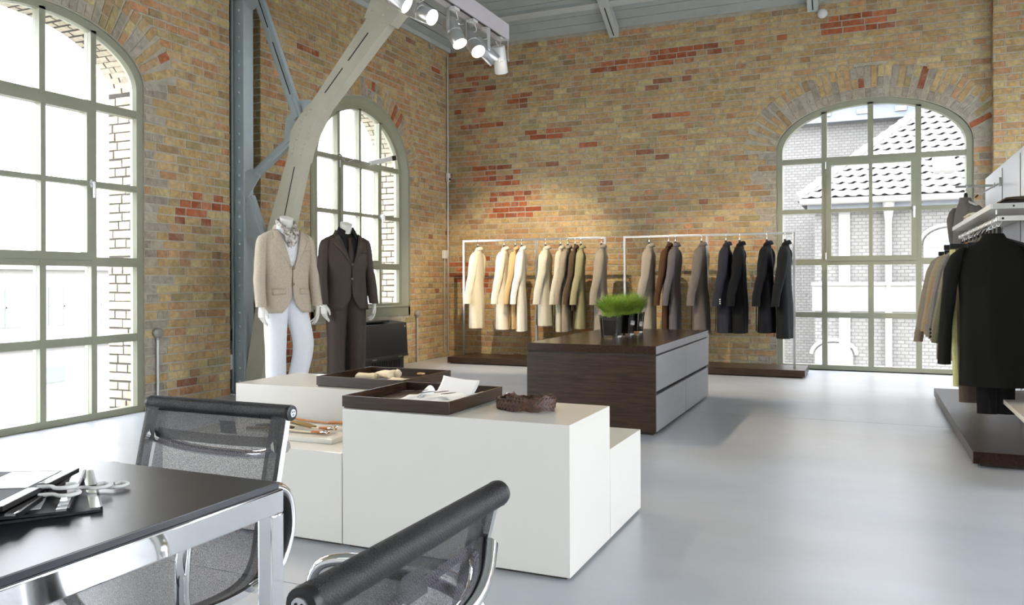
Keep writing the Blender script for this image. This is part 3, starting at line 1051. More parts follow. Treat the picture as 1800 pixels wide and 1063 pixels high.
# ------------------------------------------------------------------ conduits on the walls
cd = thing('conduit_pipe', 'full height steel conduit in the room corner with grey switch', 'conduit', (.03, -.09, 0))
part('pipe', 'galv', cd, lambda b: b.tube([(.025, -.09, 4.40), (.025, -.09, .04)], .012, 10))
part('switch_housing', 'white_plastic', cd, lambda b: b.box(.012, .055, -.125, -.055, 2.56, 2.68, .006))
part('switch_button', 'black_plastic', cd, lambda b: b.ball((.057, -.09, 2.59), .018, 10, 6))
cd = thing('short_conduit', 'short steel conduit with white junction box near the room corner', 'conduit', (.03, -.20, 0))
part('pipe', 'galv', cd, lambda b: b.tube([(.022, -.20, 1.44), (.022, -.20, .08)], .010, 10))
part('junction_box', 'white_plastic', cd, lambda b: b.box(.008, .06, -.25, -.16, 1.43, 1.55, .008))
for (y, nm, lab) in ((-.99, 'valve_pipe', 'wall pipe with grey box between heater and room corner'), (-5.40, 'valve_pipe', 'wall pipe with grey round box beside the nearest tall window')):
    v = thing(nm, lab, 'wall pipe', (.03, y, 0))
    part('pipe', 'galv', v, lambda b: b.tube([(.03, y, .62), (.03, y, .0)], .013, 12))
    part('box_head', 'grey_plastic', v, lambda b: b.lathe([(.0, 0), (.036, 0), (.042, .01), (.042, .045), (.03, .055), (0, .056)], (.008, y, .66), 16, (1, 0, 0)))
    part('neck', 'grey_plastic', v, lambda b: b.tube([(.03, y, .635), (.03, y, .60)], .018, 12))

# ------------------------------------------------------------------ fan heater under the second window
he = thing('fan_heater', 'black metal fan heater cabinet under the arched window', 'heater', (.16, -2.2, 0))
HY0, HY1, HX = -2.80, -1.62, .24
part('cabinet', 'black_metal', he, lambda b: b.prism([(.03, .155), (HX + .03, .155), (HX + .02, .19), (HX, .575), (.03, .60)], lambda a, c, d: Vector((a, d, c)), HY0, HY1), smooth=0)
part('base', 'black_metal', he, lambda b: b.box(.04, HX - .01, HY0 + .04, HY1 - .05, 0, .155, .004))
part('top_grille', 'black_plastic', he, lambda b: [b.box(.06, HX - .05, HY0 + .05, HY1 - .32, .60, .622, .006)] and b)
for k in range(12):
    y = HY1 - .16 - k * .055
    part('vent_slot', 'slot', he, lambda b: b.box(HX - .012, HX - .006, y - .018, y + .018, .035, .12), smooth=0)
for y in (HY1 - .20, HY1 - .78):
    part('hinge', 'grey_plastic', he, lambda b: b.box(HX + .015, HX + .034, y - .045, y + .045, .152, .166, .003))
part('lock', 'alu', he, lambda b: b.lathe([(0, 0), (.013, 0), (.013, .006), (0, .008)], (HX + .002, HY1 - .05, .53), 12, (1, 0, .05)))

# ------------------------------------------------------------------ smoke detector and light beam
sd = part('smoke_detector', 'white_plastic', None, lambda b: b.lathe([(0, 0), (.055, 0), (.06, .015), (.055, .03), (.04, .04), (0, .042)], (5.16, -.012, 4.345), 24, (0, -1, 0)))
tag(sd, 'round white smoke detector high on the far wall below the rafter', 'smoke detector')

bm_ = thing('light_beam', 'long pale lilac suspended light beam with black track slot', 'light beam', (2.19, -5.4, 3.6))
boxpart('housing', 'beam_lilac', bm_, 2.125, 2.248, -8.3, -2.88, 3.6, 3.765, .004)
boxpart('track', 'black_plastic', bm_, 2.215, 2.235, -8.25, -2.93, 3.594, 3.601, smooth=0)
for y in (-7.2, -3.6):
    part('suspension_rod', 'steel', bm_, lambda b: b.tube([(2.19, y, 3.76), (2.19, y, TOPZ + 2.19 * T30 - .01)], .006, 8))
ring_ = part('red_tag', mat('red_cable', '#8e2a22', .5), bm_, lambda b: b.tube([(2.20, -3.28, 3.6), (2.20, -3.28, 3.53)], .006, 6))

SPOTS = [(-5.05, (5.6, -4.3, .9), 'first spotlight on the beam, cut off by the picture top'),
         (-4.62, (5.6, -5.2, 1.68), 'second spotlight on the beam, its bright lens towards the room'),
         (-4.02, (3.75, -4.45, .7), 'third spotlight on the beam, tilted down over the wooden chest'),
         (-3.64, (4.3, -4.9, .9), 'fourth spotlight on the beam, lens glaring to the right'),
         (-3.36, (3.95, -1.5, 1.2), 'fifth spotlight on the beam, half hidden behind its neighbours'),
         (-3.02, (1.35, -.55, 1.0), 'last spotlight at the beam end, hanging almost straight down'),
         (-5.75, (4.2, -7.45, .55), 'unseen spotlight added on the near beam to brighten the belt block'),  # last two lamps are added out of view to brighten the blocks
         (-6.5, (3.2, -7.2, .5), 'unseen nearest spotlight added on the beam to brighten the low white block')]
for k, (y, tgt, lab) in enumerate(SPOTS):
    c = Vector((2.205, y, 3.365))
    d = (Vector(tgt) - c).normalized()
    if k == 5: d_vis = Vector((-.1, .5, -.87)).normalized()
    else: d_vis = d
    d = d_vis if k == 5 else d
    t = thing('spotlight', lab, 'spotlight', (2.205, y, 3.6), group='track spotlights on the beam')
    part('adapter', 'alu_white', t, lambda b: b.box(2.185, 2.235, y - .05, y + .05, 3.57, 3.598, .004))
    sd_ = d.cross(Vector((0, 0, 1)))
    sd_ = sd_.normalized() if sd_.length > .05 else Vector((1, 0, 0))
    if k == 5: sd_ = Vector((.92, .4, 0)).normalized()
    p_top = Vector((2.205, y, 3.575)); pv = c + sd_ * .085
    part('arm', 'alu', t, lambda b: b.bar(p_top + sd_ * .0, p_top + sd_ * .085, .022, .005, (0, 0, 1) if abs(sd_.z) < .9 else (1, 0, 0)).bar(p_top + sd_ * .083, pv, .03, .005, d))
    bodym = 'alu_white' if k == 5 else 'alu'
    body = part('body', bodym, t, lambda b: b.lathe([(.0, -.145), (.062, -.145), (.068, -.135), (.068, .0), (.0685, .001), (.0685, .128), (.066, .132), (.062, .118), (.0, .112)], c, 28, d))
    part('seam_ring', 'lens' if False else 'alu_white', body, lambda b: b.lathe([(.066, -.006), (.0705, -.004), (.0705, .004), (.066, .006)], c, 28, d))
    part('lens', 'lens', body, lambda b: b.lathe([(0, .1225), (.057, .1225), (.057, .1245), (0, .1245)], c, 28, d))
    part('knob', 'alu', t, lambda b: b.lathe([(0, 0), (.014, 0), (.014, .014), (0, .016)], pv - sd_ * .003, 10, sd_))
    part('cable', 'white_plastic', t, lambda b: b.tube(smooth_path([p_top + Vector((0, .03, 0)), p_top + Vector((-.02, .07, -.06)) - sd_ * .02, c - d * .19 - sd_ * .02, c - d * .14]), .005, 6))
    ld = bpy.data.lights.new('spot_beam', 'SPOT')
    ld.energy = SPOT_W * (3.6 if k in (4, 5) else 1.0)
    ld.color = (1.0, 0.80, 0.55)
    ld.spot_size = radians(62 if k in (4, 5) else 44)
    ld.spot_blend = .55
    ld.shadow_soft_size = .03
    lo = bpy.data.objects.new('spot_beam', ld)
    COL.objects.link(lo)
    aim = (Vector(tgt) - c).normalized()
    lo.matrix_world = Matrix.Translation(c + d * .16) @ aim.to_track_quat('-Z', 'Y').to_matrix().to_4x4()
    lo.parent = t
    lo.matrix_parent_inverse = PM[t.name].inverted()
# ------------------------------------------------------------------ white display blocks
def block(lab, x0, x1, y0, y1, h):
    t = thing('display_block', lab, 'display block', ((x0 + x1) / 2, (y0 + y1) / 2, 0), group='white display blocks')
    boxpart('body', 'white_lac', t, x0, x1, y0, y1, .012, h, .002)
    boxpart('plinth', 'plinth', t, x0 + .02, x1 - .02, y0 + .02, y1 - .02, 0, .012, smooth=0)
    return t


HB, LB = .572, .388
block('tall white lacquer block in front carrying the braided belt', 3.653, 4.652, -7.79, -7.288, HB)
block('low white lacquer block carrying a white board and braces', 2.648, 3.648, -7.79, -7.288, LB)
block('tall white lacquer block at the back nearest the mannequins', 2.622, 3.628, -7.284, -6.782, HB)
block('low empty white lacquer block behind the belt block', 3.634, 4.652, -7.284, -6.782, LB)


def tray(lab, x0, x1, y0, y1, z):
    t = thing('wooden_tray', lab, 'tray', ((x0 + x1) / 2, (y0 + y1) / 2, z), group='dark wooden trays')
    h, w = .052, .010
    boxpart('tray_floor', 'wood', t, x0 + .006, x1 - .006, y0 + .006, y1 - .006, z, z + .012, smooth=0)
    boxpart('side', 'wood', t, x0, x1, y0, y0 + w, z + .006, z + h, .001)
    boxpart('side', 'wood', t, x0, x1, y1 - w, y1, z + .006, z + h, .001)
    boxpart('side', 'wood_y', t, x0, x0 + w, y0 + w, y1 - w, z + .006, z + h, .001)
    boxpart('side', 'wood_y', t, x1 - w, x1, y0 + w, y1 - w, z + .006, z + h, .001)


tray('dark wooden tray holding a white striped shirt, on front tall block', 3.636, 4.140, -7.768, -7.255, HB)
tray('dark wooden tray holding cream socks, on back tall block', 3.10, 3.606, -7.236, -6.745, HB)


def cloth_grid(b, fn, nu, nv):
    v = [fn(i / nu, j / nv) for j in range(nv + 1) for i in range(nu + 1)]
    f = [(j * (nu + 1) + i, j * (nu + 1) + i + 1, (j + 1) * (nu + 1) + i + 1, (j + 1) * (nu + 1) + i) for j in range(nv) for i in range(nu)]
    b.add(v, f)


MT['cream_cloth'] = mat('cream_cotton', '#ddd0b4', .9, var=.05, vscale=30, bump=.15, bscale=500)
MT['white_cloth'] = mat('white_cotton', '#eeeeee', .85, bump=.1, bscale=500)
MT['stripe_cloth'] = mat('dark_trim_cloth', '#3a3734', .9)


def sock_roll(lab, x, y, z, L, r, ang, lift=0.0):
    t = thing('rolled_sock', lab, 'sock', (x, y, z), ang, group='cream socks in the back tray')
    def fn(b):
        rings = []
        for i in range(15):
            s = i / 14
            rr = r * (min(1, (s + .01) * 14, (1.01 - s) * 14) ** .5)
            rings.append([Vector(((s - .5) * L, rr * 2.0 * (abs(cos(a)) ** .6) * (1 if cos(a) > 0 else -1) + .012 * sin(s * 5), max(.002, r * .9 + lift * s + .8 * rr * sin(a) * (1 + .18 * sin(2 * a + s * 5))))) for a in [2 * pi * k / 16 for k in range(16)]])
        b.loft(rings)
    part('foot_roll', 'cream_cloth', t, fn, local=True, smooth=60)
    part('cuff', 'cream_cloth', t, lambda b: b.tube([Vector((L * .46, .0, r + lift)), Vector((L * .54, .006, r + lift))], [r * .95, r * .8], 14, flat=1.25), local=True)


ZT = HB + .012
sock_roll('cream sock rolled up at the left of the back tray', 3.235, -6.985, ZT, .12, .020, .3)
sock_roll('larger cream folded sock lying in the back tray', 3.345, -6.95, ZT, .14, .026, -.25, .01)
sf = thing('folded_cloth', 'flat cream pocket square on the back tray floor', 'cloth', (3.40, -7.09, ZT))
part('square', 'cream_cloth', sf, lambda b: cloth_grid(b, lambda u, v: Vector((3.31 + u * .20, -7.17 + v * .16, ZT + .006 + .008 * noise.noise(Vector((u * 4, v * 4, 2))) + (.016 if (u > .55 and v > .5) else 0))), 18, 14), solid=.004)
tt = part('wood_tag', mat('tan_leather_tag', '#c79a6a', .6), None, lambda b: b.box(3.54, 3.575, -6.99, -6.965, HB + .052, HB + .060, .002))
tag(tt, 'tiny tan leather tag on the rim of the back tray', 'tag')

# white shirt in the front tray
sh = thing('folded_shirt', 'white folded shirt with dark striped trim in the front tray', 'shirt', (3.98, -7.50, ZT))
def shirt_body(b):
    cloth_grid(b, lambda u, v: Vector((3.80 + u * .30, -7.70 + v * .40, ZT + .012 + .018 * sin(pi * u) * sin(pi * v) + .012 * noise.noise(Vector((u * 5, v * 5, 1))))), 26, 26)
part('body', 'white_cloth', sh, shirt_body, solid=.006, smooth=60)
def shirt_collar(b):
    cloth_grid(b, lambda u, v: Vector((3.885 + u * .19 + .012 * sin(v * 2), -7.43 + v * .05 + .02 * (1 - u) ** 2, ZT + .02 + v * (.072 - .012 * u) - .004 * sin(pi * u))), 16, 10)
part('collar', 'white_cloth', sh, shirt_collar, solid=.003, smooth=60)
def shirt_fold(b):
    rings = []
    for i in range(9):
        s = i / 8
        r = .020 * (1 - s) + .010
        rings.append([Vector((3.89 + .02 * s + r * .9 * cos(a), -7.47 - .14 * s, ZT + .018 + max(0, r * 1.4 * sin(a)))) for a in [pi * k / 12 for k in range(13)]])
    b.loft(rings, False, False, closed=False)
part('fold', 'white_cloth', sh, shirt_fold, solid=.003, smooth=60)
for k in range(5):
    x = 3.83 + k * .05
    part('stripe', 'stripe_cloth', sh, lambda b: cloth_grid(b, lambda u, v: Vector((x + u * .030 + v * .018, -7.63 + v * .045 + .03 * (k % 2), ZT + .048 + .003 * u)), 4, 4), solid=.002)

# braided belt on the front block
be = thing('braided_belt', 'coiled dark brown braided leather belt with metal buckle', 'belt', (4.36, -7.50, HB))
MT['leather'] = mat('brown_leather', '#3a2418', .38, var=.3, vscale=60, bump=.3, bscale=200, col2='#5b3a28')
MT['leather_edge'] = mat('leather_edge', '#8a6148', .6)
def belt_pt(s):
    a = s * 2 * pi
    r = .105 - .012 * s + .006 * sin(a * 2.3)
    return Vector((4.355 + r * 1.08 * cos(a + 2.6) + .02 * s, -7.50 + r * .9 * sin(a + 2.6), 0))
def belt_strap(b):
    rings = []
    n = 110
    for i in range(n + 1):
        s = 1.75 * i / n
        p = belt_pt(s); t = (belt_pt(s + .005) - belt_pt(s - .005)).normalized(); nn = Vector((t.y, -t.x, 0))
        z0 = HB + .003 + (.012 if s > 1 else 0) + .004 * sin(s * 40)
        h = .042 + .004 * sin(s * 90) + (.018 * max(0, sin(2 * pi * (s - .35))) if s < 1 else 0)
        rings.append([p + nn * .004 + Vector((0, 0, z0)), p + nn * .004 + Vector((0, 0, z0 + h)), p - nn * .004 + Vector((0, 0, z0 + h)), p - nn * .004 + Vector((0, 0, z0))])
    b.loft(rings)
part('strap', 'leather', be, belt_strap, smooth=40)
def belt_braid(b):
    n = 64
    for i in range(n):
        s = 1.72 * i / n
        p = belt_pt(s); t = (belt_pt(s + .005) - belt_pt(s - .005)).normalized(); nn = Vector((t.y, -t.x, 0))
        up = Vector((0, 0, 1))
        for sg in (-1, 1):
            dz = t + up * .85 * sg
            zc = HB + .025 + (.012 if s > 1 else 0) + .0085 * sg + (.018 * max(0, sin(2 * pi * (s - .35))) * .5 if s < 1 else 0)
            for side in (-1, 1):
                b.obox(p + nn * .0055 * side + up * zc + t * .004 * sg, dz, nn, dz.cross(nn), .0125, .0030, .0062)
part('braid', 'leather', be, belt_braid, kind='stuff', smooth=0)
p0 = belt_pt(-.01)
part('tab', 'leather', be, lambda b: b.obox(p0 + Vector((.035, -.045, HB + .03)), (1, -.75, 0), (.6, .8, 0), (0, 0, 1), .034, .003, .018), smooth=0)
part('rivet', 'chrome', be, lambda b: b.ball(p0 + Vector((.028, -.048, HB + .03)), .007))
part('buckle', 'chrome', be, lambda b: b.tube([p0 + Vector((dx, dx * -.2, HB + dz)) for dx, dz in ((-.012, .008), (-.022, .03), (-.014, .052), (.012, .052), (.014, .008))], .0032, 8, closed=True))

# white board with braces on the low block
bd = boxpart('white_board', 'white_lac', None, 2.86, 3.505, -7.66, -7.37, LB, LB + .022, .002)
tag(bd, 'thin glossy white board lying on the low block', 'board')
ZB = LB + .022
br = thing('braces', 'brown and sand patterned braces with leather tabs and clips', 'braces', (3.2, -7.5, ZB))
MT['brace_gold'] = mat('brace_gold_band', '#8d7440', .8, var=.15, vscale=60)
MT['brace_dark'] = mat('brace_brown_band', '#54463a', .8, var=.2, vscale=80)
MT['brace_tan'] = mat('brace_tan_leather', '#b3743f', .5, var=.15, vscale=40)
MT['brace_cream'] = mat('brace_cream_band', '#cfc6ae', .8)
for k, (m_, x0, y0, wd) in enumerate((('brace_gold', 2.98, -7.60, .05), ('brace_dark', 3.00, -7.56, .045), ('brace_cream', 3.06, -7.52, .012), ('brace_gold', 3.10, -7.53, .05))):
    part('folded_band', m_, br, lambda b: b.tube(smooth_path([(x0, y0, ZB + .006 + k * .006), (x0 + .07, y0 + .03, ZB + .009 + k * .007), (x0 + .14, y0 + .015, ZB + .010 + k * .006), (x0 + .20, y0 + .01, ZB + .008 + k * .003)]), .005, 8, flat=wd / .011))
for k, (dy, dz) in enumerate(((.10, .030), (.03, .016), (-.025, .008))):
    y = -7.555 + dy
    part('strap', 'brace_cream' if k else 'brace_tan', br, lambda b: b.tube(smooth_path([(3.14, y, ZB + dz + .006), (3.26, y - .005, ZB + dz), (3.37, y + .0, ZB + dz - .002)]), .004, 8, flat=3.0))
    part('leather_tab', 'brace_tan', br, lambda b: b.tube([(3.34, y, ZB + dz), (3.40, y + .004, ZB + dz + .003), (3.425 + .02 * (k == 0), y + .006, ZB + dz)], [.007, .008, .005], 8, flat=2.0))
    if k:
        for s in (-1, 1):
            part('clip', 'chrome', br, lambda b: b.tube([(3.395, y + s * .012, ZB + dz + .005), (3.415, y + s * .014, ZB + dz + .009), (3.43, y + s * .012, ZB + dz + .003)], .005, 8))

# ------------------------------------------------------------------ dark wooden chest
cx0, cx1, cy0, cy1, ch = 3.290, 4.278, -4.925, -2.875, .634
cb = thing('drawer_chest', 'long dark walnut chest with sky sheen painted on its drawer fronts', 'chest', ((cx0 + cx1) / 2, (cy0 + cy1) / 2, 0))
boxpart('body', 'wood', cb, cx0 + .003, cx1 - .02, cy0 + .003, cy1 - .003, .02, .562, smooth=0)
boxpart('front_panel', 'wood', cb, cx0, cx1 - .001, cy0 - .002, cy0 + .014, .02, .565, .001)
boxpart('plinth', 'plinth', cb, cx0 + .03, cx1 - .03, cy0 + .03, cy1 - .03, 0, .02, smooth=0)
boxpart('top', 'wood_y', cb, cx0, cx1, cy0, cy1, .575, ch, .002)
boxpart('shadow_gap', 'plinth', cb, cx0 + .008, cx1 - .012, cy0 + .008, cy1 - .008, .562, .576, smooth=0)
ym = (cy0 + cy1) / 2 + .0
for (ya, yb) in ((cy0 + .004, ym - .004), (ym + .004, cy1 - .002)):
    for (za, zb) in ((.025, .285), (.312, .563)):
        boxpart('drawer', 'drawer', cb, cx1 - .018, cx1, ya + .012 * (ya < ym - .1), yb, za, zb, .0015)
boxpart('sheen_band', 'drawer', cb, cx1 - .0005, cx1 + .0012, cy0 + .002, cy1, .577, ch - .002, smooth=0)  # edge of the top carries the same painted sheen
boxpart('grip_slot', 'slot', cb, cx1 - .03, cx1 - .017, cy0 + .03, cy1 - .01, .284, .313, smooth=0)

# ------------------------------------------------------------------ grass in square glass vases
MT['grass'] = mat('wheat_grass', '#8db53c', .55, col2='#b4d25c', var=.3, vscale=18, spec=.3)
MT['vase_glass'] = mat('vase_glass', (.96, .98, .98), .02)
_vb = MT['vase_glass'].node_tree.nodes['Principled BSDF']
_vb.inputs['Transmission Weight'].default_value = 1.0
_vb.inputs['IOR'].default_value = 1.45
MT['vase_black'] = mat('vase_black_fill', '#0b0b0c', .25)
for k, (x, y, lab) in enumerate(((3.715, -4.135, 'nearest glass vase of bright green grass on the chest'), (3.735, -3.83, 'middle glass vase of bright green grass on the chest'), (3.735, -3.52, 'farthest glass vase of bright green grass on the chest'))):
    t = thing('grass_vase', lab, 'plant', (x, y, ch), group='grass vases on the chest')
    def vase(b):
        o0, o1, i0, i1, h = .068, .082, .050, .062, .185
        sq = lambda r, z: [Vector((sx * r, sy * r, z)) for sx, sy in ((-1, -1), (1, -1), (1, 1), (-1, 1))]
        b.loft([sq(o0, 0), sq(o1, h), sq(i1, h), sq(i0, .018)], True, True)
    part('glass', 'vase_glass', t, vase, local=True, smooth=0)
    def fill(b):
        sq = lambda r, z: [Vector((sx * r, sy * r, z)) for sx, sy in ((-1, -1), (1, -1), (1, 1), (-1, 1))]
        b.loft([sq(.048, .020), sq(.059, .175)], True, True)
    part('liner', 'vase_black', t, fill, local=True, smooth=0)
    rg = random.Random(40 + k)
    def grass(b):
        for i in range(1150):
            a = rg.uniform(0, 2 * pi); q = sqrt(rg.random())
            bx, by = q * .060 * cos(a), q * .060 * sin(a)
            tilt = q * rg.uniform(.6, 1.5) + rg.uniform(-.15, .2)
            L = rg.uniform(.13, .225) * (1 - .12 * q)
            az = a + rg.uniform(-.5, .5)
            dx, dy = cos(az), sin(az)
            w = rg.uniform(.0022, .0042)
            pts = []
            px_, pz = 0.0, .165
            px_ = 0
            for s in range(4):
                tt_ = s / 3
                an = tilt * (.35 + .95 * tt_)
                pts.append((px_, pz))
                px_ += sin(an) * L / 3; pz += cos(an) * L / 3
            sx, sy = -dy * w, dx * w
            v = []
            for s, (rr, zz) in enumerate(pts):
                ww = (1, 1.1, .8, .05)[s]
                c = Vector((bx + dx * rr, by + dy * rr, zz))
                v += [c + Vector((sx * ww, sy * ww, 0)), c - Vector((sx * ww, sy * ww, 0))]
            b.add(v, [(0, 1, 3, 2), (2, 3, 5, 4), (4, 5, 7, 6)])
    part('grass', 'grass', t, grass, local=True, smooth=0, kind='stuff')
# ------------------------------------------------------------------ garments
def fabric(name, col, var=.08, rough=.85, sheen=.0, col2=None):
    MT[name] = mat(name, col, rough, spec=.2, var=var, vscale=90, bump=.12, bscale=700, sheen=sheen, col2=col2)
    return name


def noi(a, b, c):
    return noise.noise(Vector((a, b, c)))


THIN = [.74, .45, .90]


def coat_parts(t, m, L=1.05, sl=.70, seed=0, thin=1.0, flare=1.0, pitch=.11, lining='coat_lining', cuff_buttons=None, swid=1.0, lapel=True, slope=1.0, collar=True, out=0.0):
    """a coat on a hanger; local axes: x front, y sideways, z up, origin at the neck"""
    rs = random.Random(seed)
    thin *= THIN[0]; pitch *= THIN[1]; swid *= THIN[2]
    ph = rs.uniform(0, 9)
    tab = [(.012, .062, .050, -.004), (-.012, .085, .055, -.004), (-.035, .14, .060, -.004), (-.06, .19, .064, -.002), (-.085, .215, .070, 0), (-.14, .222, .082, 0), (-.28, .212, .098, .004),
           (-.46, .205, .104, .006), (-.72, .212, .122 * flare, .004), (-L, .215, .122 * flare, .004)]
    tab = [((r[0] * slope if r[0] > -.15 else r[0] - .14 * (slope - 1) * (r[0] > -.3)),) + r[1:] for r in tab]
    N = 44
    zs = [q * slope for q in (.012, -.012, -.035, -.06, -.085, -.11, -.14)] + [-.22, -.28] + [-.28 - (L - .28) * k / 13 for k in range(1, 14)]

    def ring(z, off=0.0):
        a, b, cx = lerp_table(tab, z)
        b *= thin
        k = min(1, max(0, (-z - .1) / (L - .1)))
        out = []
        for i in range(N):
            th = 2 * pi * i / N
            c, s = cos(th), sin(th)
            f = 1 + (.05 + .16 * k) * noi(c * 1.3 + ph, s * 2.6, z * .8 + ph) * (1 if abs(c) > .2 else .6) + .10 * k * sin(6 * th + ph + 2.2 * z)
            x = cx + (b * f + off) * (abs(c) ** .85) * (1 if c > 0 else -1)
            y = (a + off) * s * (1 + .03 * noi(s * 2, z * 3, ph)) * swid
            out.append(Vector((x, y, z)))
        return out
    body = MB().loft([ring(z) for z in zs], True, False).build('body', m, t, local=True, smooth=60)
    # sleeves
    for sgn in (-1, 1):
        st = [(-.04 * slope, .170, .0, .045, .018), (-.065 * slope, .205, 0, .066, .036), (-.11 * slope, .228, 0, .078, .046), (-.2, .238, .006, .078, .048), (-.34, .246, .020, .073, .045), (-.48, .250, .052, .068, .041),
              (-.60, .252, .052 + pitch * .45, .063, .039), (-sl, .250, .05 + pitch * .7, .062, .040)]
        rows = [(-.04 * slope - (sl - .04 * slope) * k / 17) for k in range(18)]
        rings = []
        for z in rows:
            y, x, rx, ry = lerp_table(st, z)
            if sgn > 0: y += out * max(0, -z - .2)
            rr = []
            for i in range(20):
                th = 2 * pi * i / 20
                c, s = cos(th), sin(th)
                f = 1 + .13 * noi(c * 1.5 + seed, s * 1.5 + sgn * 4, z * 9 + ph)
                rr.append(Vector((x + rx * c * f * (.38 + .5 * thin), sgn * (y + ry * s * f) * (swid * .5 + .5), z)))
            rings.append(rr)
        # turn the cuff edge inwards
        last = rings[-1]; cen = sum(last, Vector()) / len(last)
        rings.append([cen + (p - cen) * .82 + Vector((0, 0, .004)) for p in last])
        rings.append([cen + (p - cen) * .78 + Vector((0, 0, .08)) for p in last])
        slv = MB().loft(rings, False, True).build('sleeve', m, t, local=True, smooth=60)
        if cuff_buttons:
            for k in range(3):
                p = cen + Vector((-.045, sgn * .036, .03 + k * .024))
                MB().ball(p, .0085, 8, 4).build('cuff_button', cuff_buttons, slv, local=True)
    # collar
    cr = []
    if not collar: return _rest(t, m, tab, L, thin, swid, False)
    for (sc, z, ox) in ((.9, .006, 0), (.84, .026, -.006), (.88, .034, -.008), (1.05, .024, -.012), (1.20, -.008, -.016)):
        cr.append([Vector((ox + .058 * sc * cos(th) * thin ** .5, .070 * sc * sin(th), z + .012 * (-cos(th)) - (.03 * max(0, cos(th)) ** 2))) for th in [2 * pi * i / 30 for i in range(2, 29)]])
    MB().loft(cr, False, False, closed=False).build('collar', m, t, local=True, smooth=60, solid=.004)

    return _rest(t, m, tab, L, thin, swid, lapel)


def _rest(t, m, tab, L, thin, swid, lapel):
    # lapels and placket, draped on the front
    def front(y, z, off=.006):
        a, b, cx = lerp_table(tab, z)
        k = max(0.0, 1 - (y / (a * swid)) ** 2)
        return Vector((cx + (b * thin * 1.05 + off) * k ** .43, y, z))
    if lapel:
        for sgn in (-1, 1):
            v = []
            n = 9
            for j in range(n + 1):
                z = -.03 - .30 * j / n
                inner = .045 * (1 - j / n) + .004
                outer = inner + (.075 * (1 - (j / n)) ** .7 if j > 1 else .02 + .035 * j)
                for q in range(4):
                    y = inner + (outer - inner) * q / 3
                    v.append(front(sgn * y, z, .008 + .006 * sin(pi * q / 3)))
            f = [(j * 4 + q, j * 4 + q + 1, (j + 1) * 4 + q + 1, (j + 1) * 4 + q) for j in range(n) for q in range(3)]
            MB().add(v, f).build('lapel', m, t, local=True, smooth=60, solid=.004)
    v = []
    n = 16
    for j in range(n + 1):
        z = -.32 - (L - .33) * j / n
        for q, y in enumerate((-.012, .010, .030)):
            v.append(front(y, z, .016 + .012 * j / n))
    MB().add(v, [(j * 3 + q, j * 3 + q + 1, (j + 1) * 3 + q + 1, (j + 1) * 3 + q) for j in range(n) for q in range(2)]).build('placket', m, t, local=True, smooth=60, solid=.004)
    for k in range(3):
        z = -.36 - k * .14
        MB().ball(front(.01, z, .022), .009, 8, 4).build('button', 'black_plastic', t, local=True)


fabric('coat_lining', '#3a352f')


def hanger(label, loc, rz, hook_h, group, bar_m='black_plastic'):
    h = thing('coat_hanger', label, 'hanger', loc, rz, group)
    # hook: rises from the neck, loops over the rail (local x = across the rail)
    pts = [(0, 0, .03), (0, 0, hook_h - .035), (0, -.010, hook_h - .02), (0, -.021, hook_h), (0, -.014, hook_h + .018), (0, .004, hook_h + .021), (0, .018, hook_h + .010), (0, .021, hook_h - .008)]
    part('hook', 'chrome', h, lambda b: b.tube(smooth_path(pts, 4), .0032, 8), local=True)
    part('neck', 'black_plastic', h, lambda b: b.tube([(0, 0, .0), (0, 0, .045), (0, 0, .06)], [.016, .016, .010], 10), local=True)
    part('shoulder_bar', bar_m, h, lambda b: b.tube(smooth_path([(0, -.16, -.06), (0, -.09, -.035), (0, 0, -.01), (0, .09, -.035), (0, .16, -.06)]), [.010] * 25, 8), local=True)
    return h


# ------------------------------------------------------------------ rail racks along the far wall
RY, RZ = -.70, 1.645


def rack(lab, x0, xm, x1, bx0, bx1):
    t = thing('garment_rack', lab, 'rack', ((x0 + x1) / 2, RY, 0), group='garment racks along the far wall')
    boxpart('platform', 'wood', t, bx0, bx1, -1.0, -.38, .015, .09, .0015)
    boxpart('plinth', 'plinth', t, bx0 + .03, bx1 - .03, -.97, -.40, 0, .015, smooth=0)
    w = .0135
    for x in (x0, xm, x1):
        zt = RZ - (w if x == xm else -w)
        boxpart('post', 'steel', t, x - w, x + w, RY - w, RY + w, .09, zt, .0015)
    boxpart('rail', 'steel', t, x0 + w, x1 - w, RY - w, RY + w, RZ - w, RZ + w, .0015)
    return t


rack('brushed steel rack with pale coats near the corner', .600, 1.668, 2.61, .50, 2.72)
rack('brushed steel rack with brown and black coats by the window', 2.862, 3.884, 4.878, 2.76, 5.01)

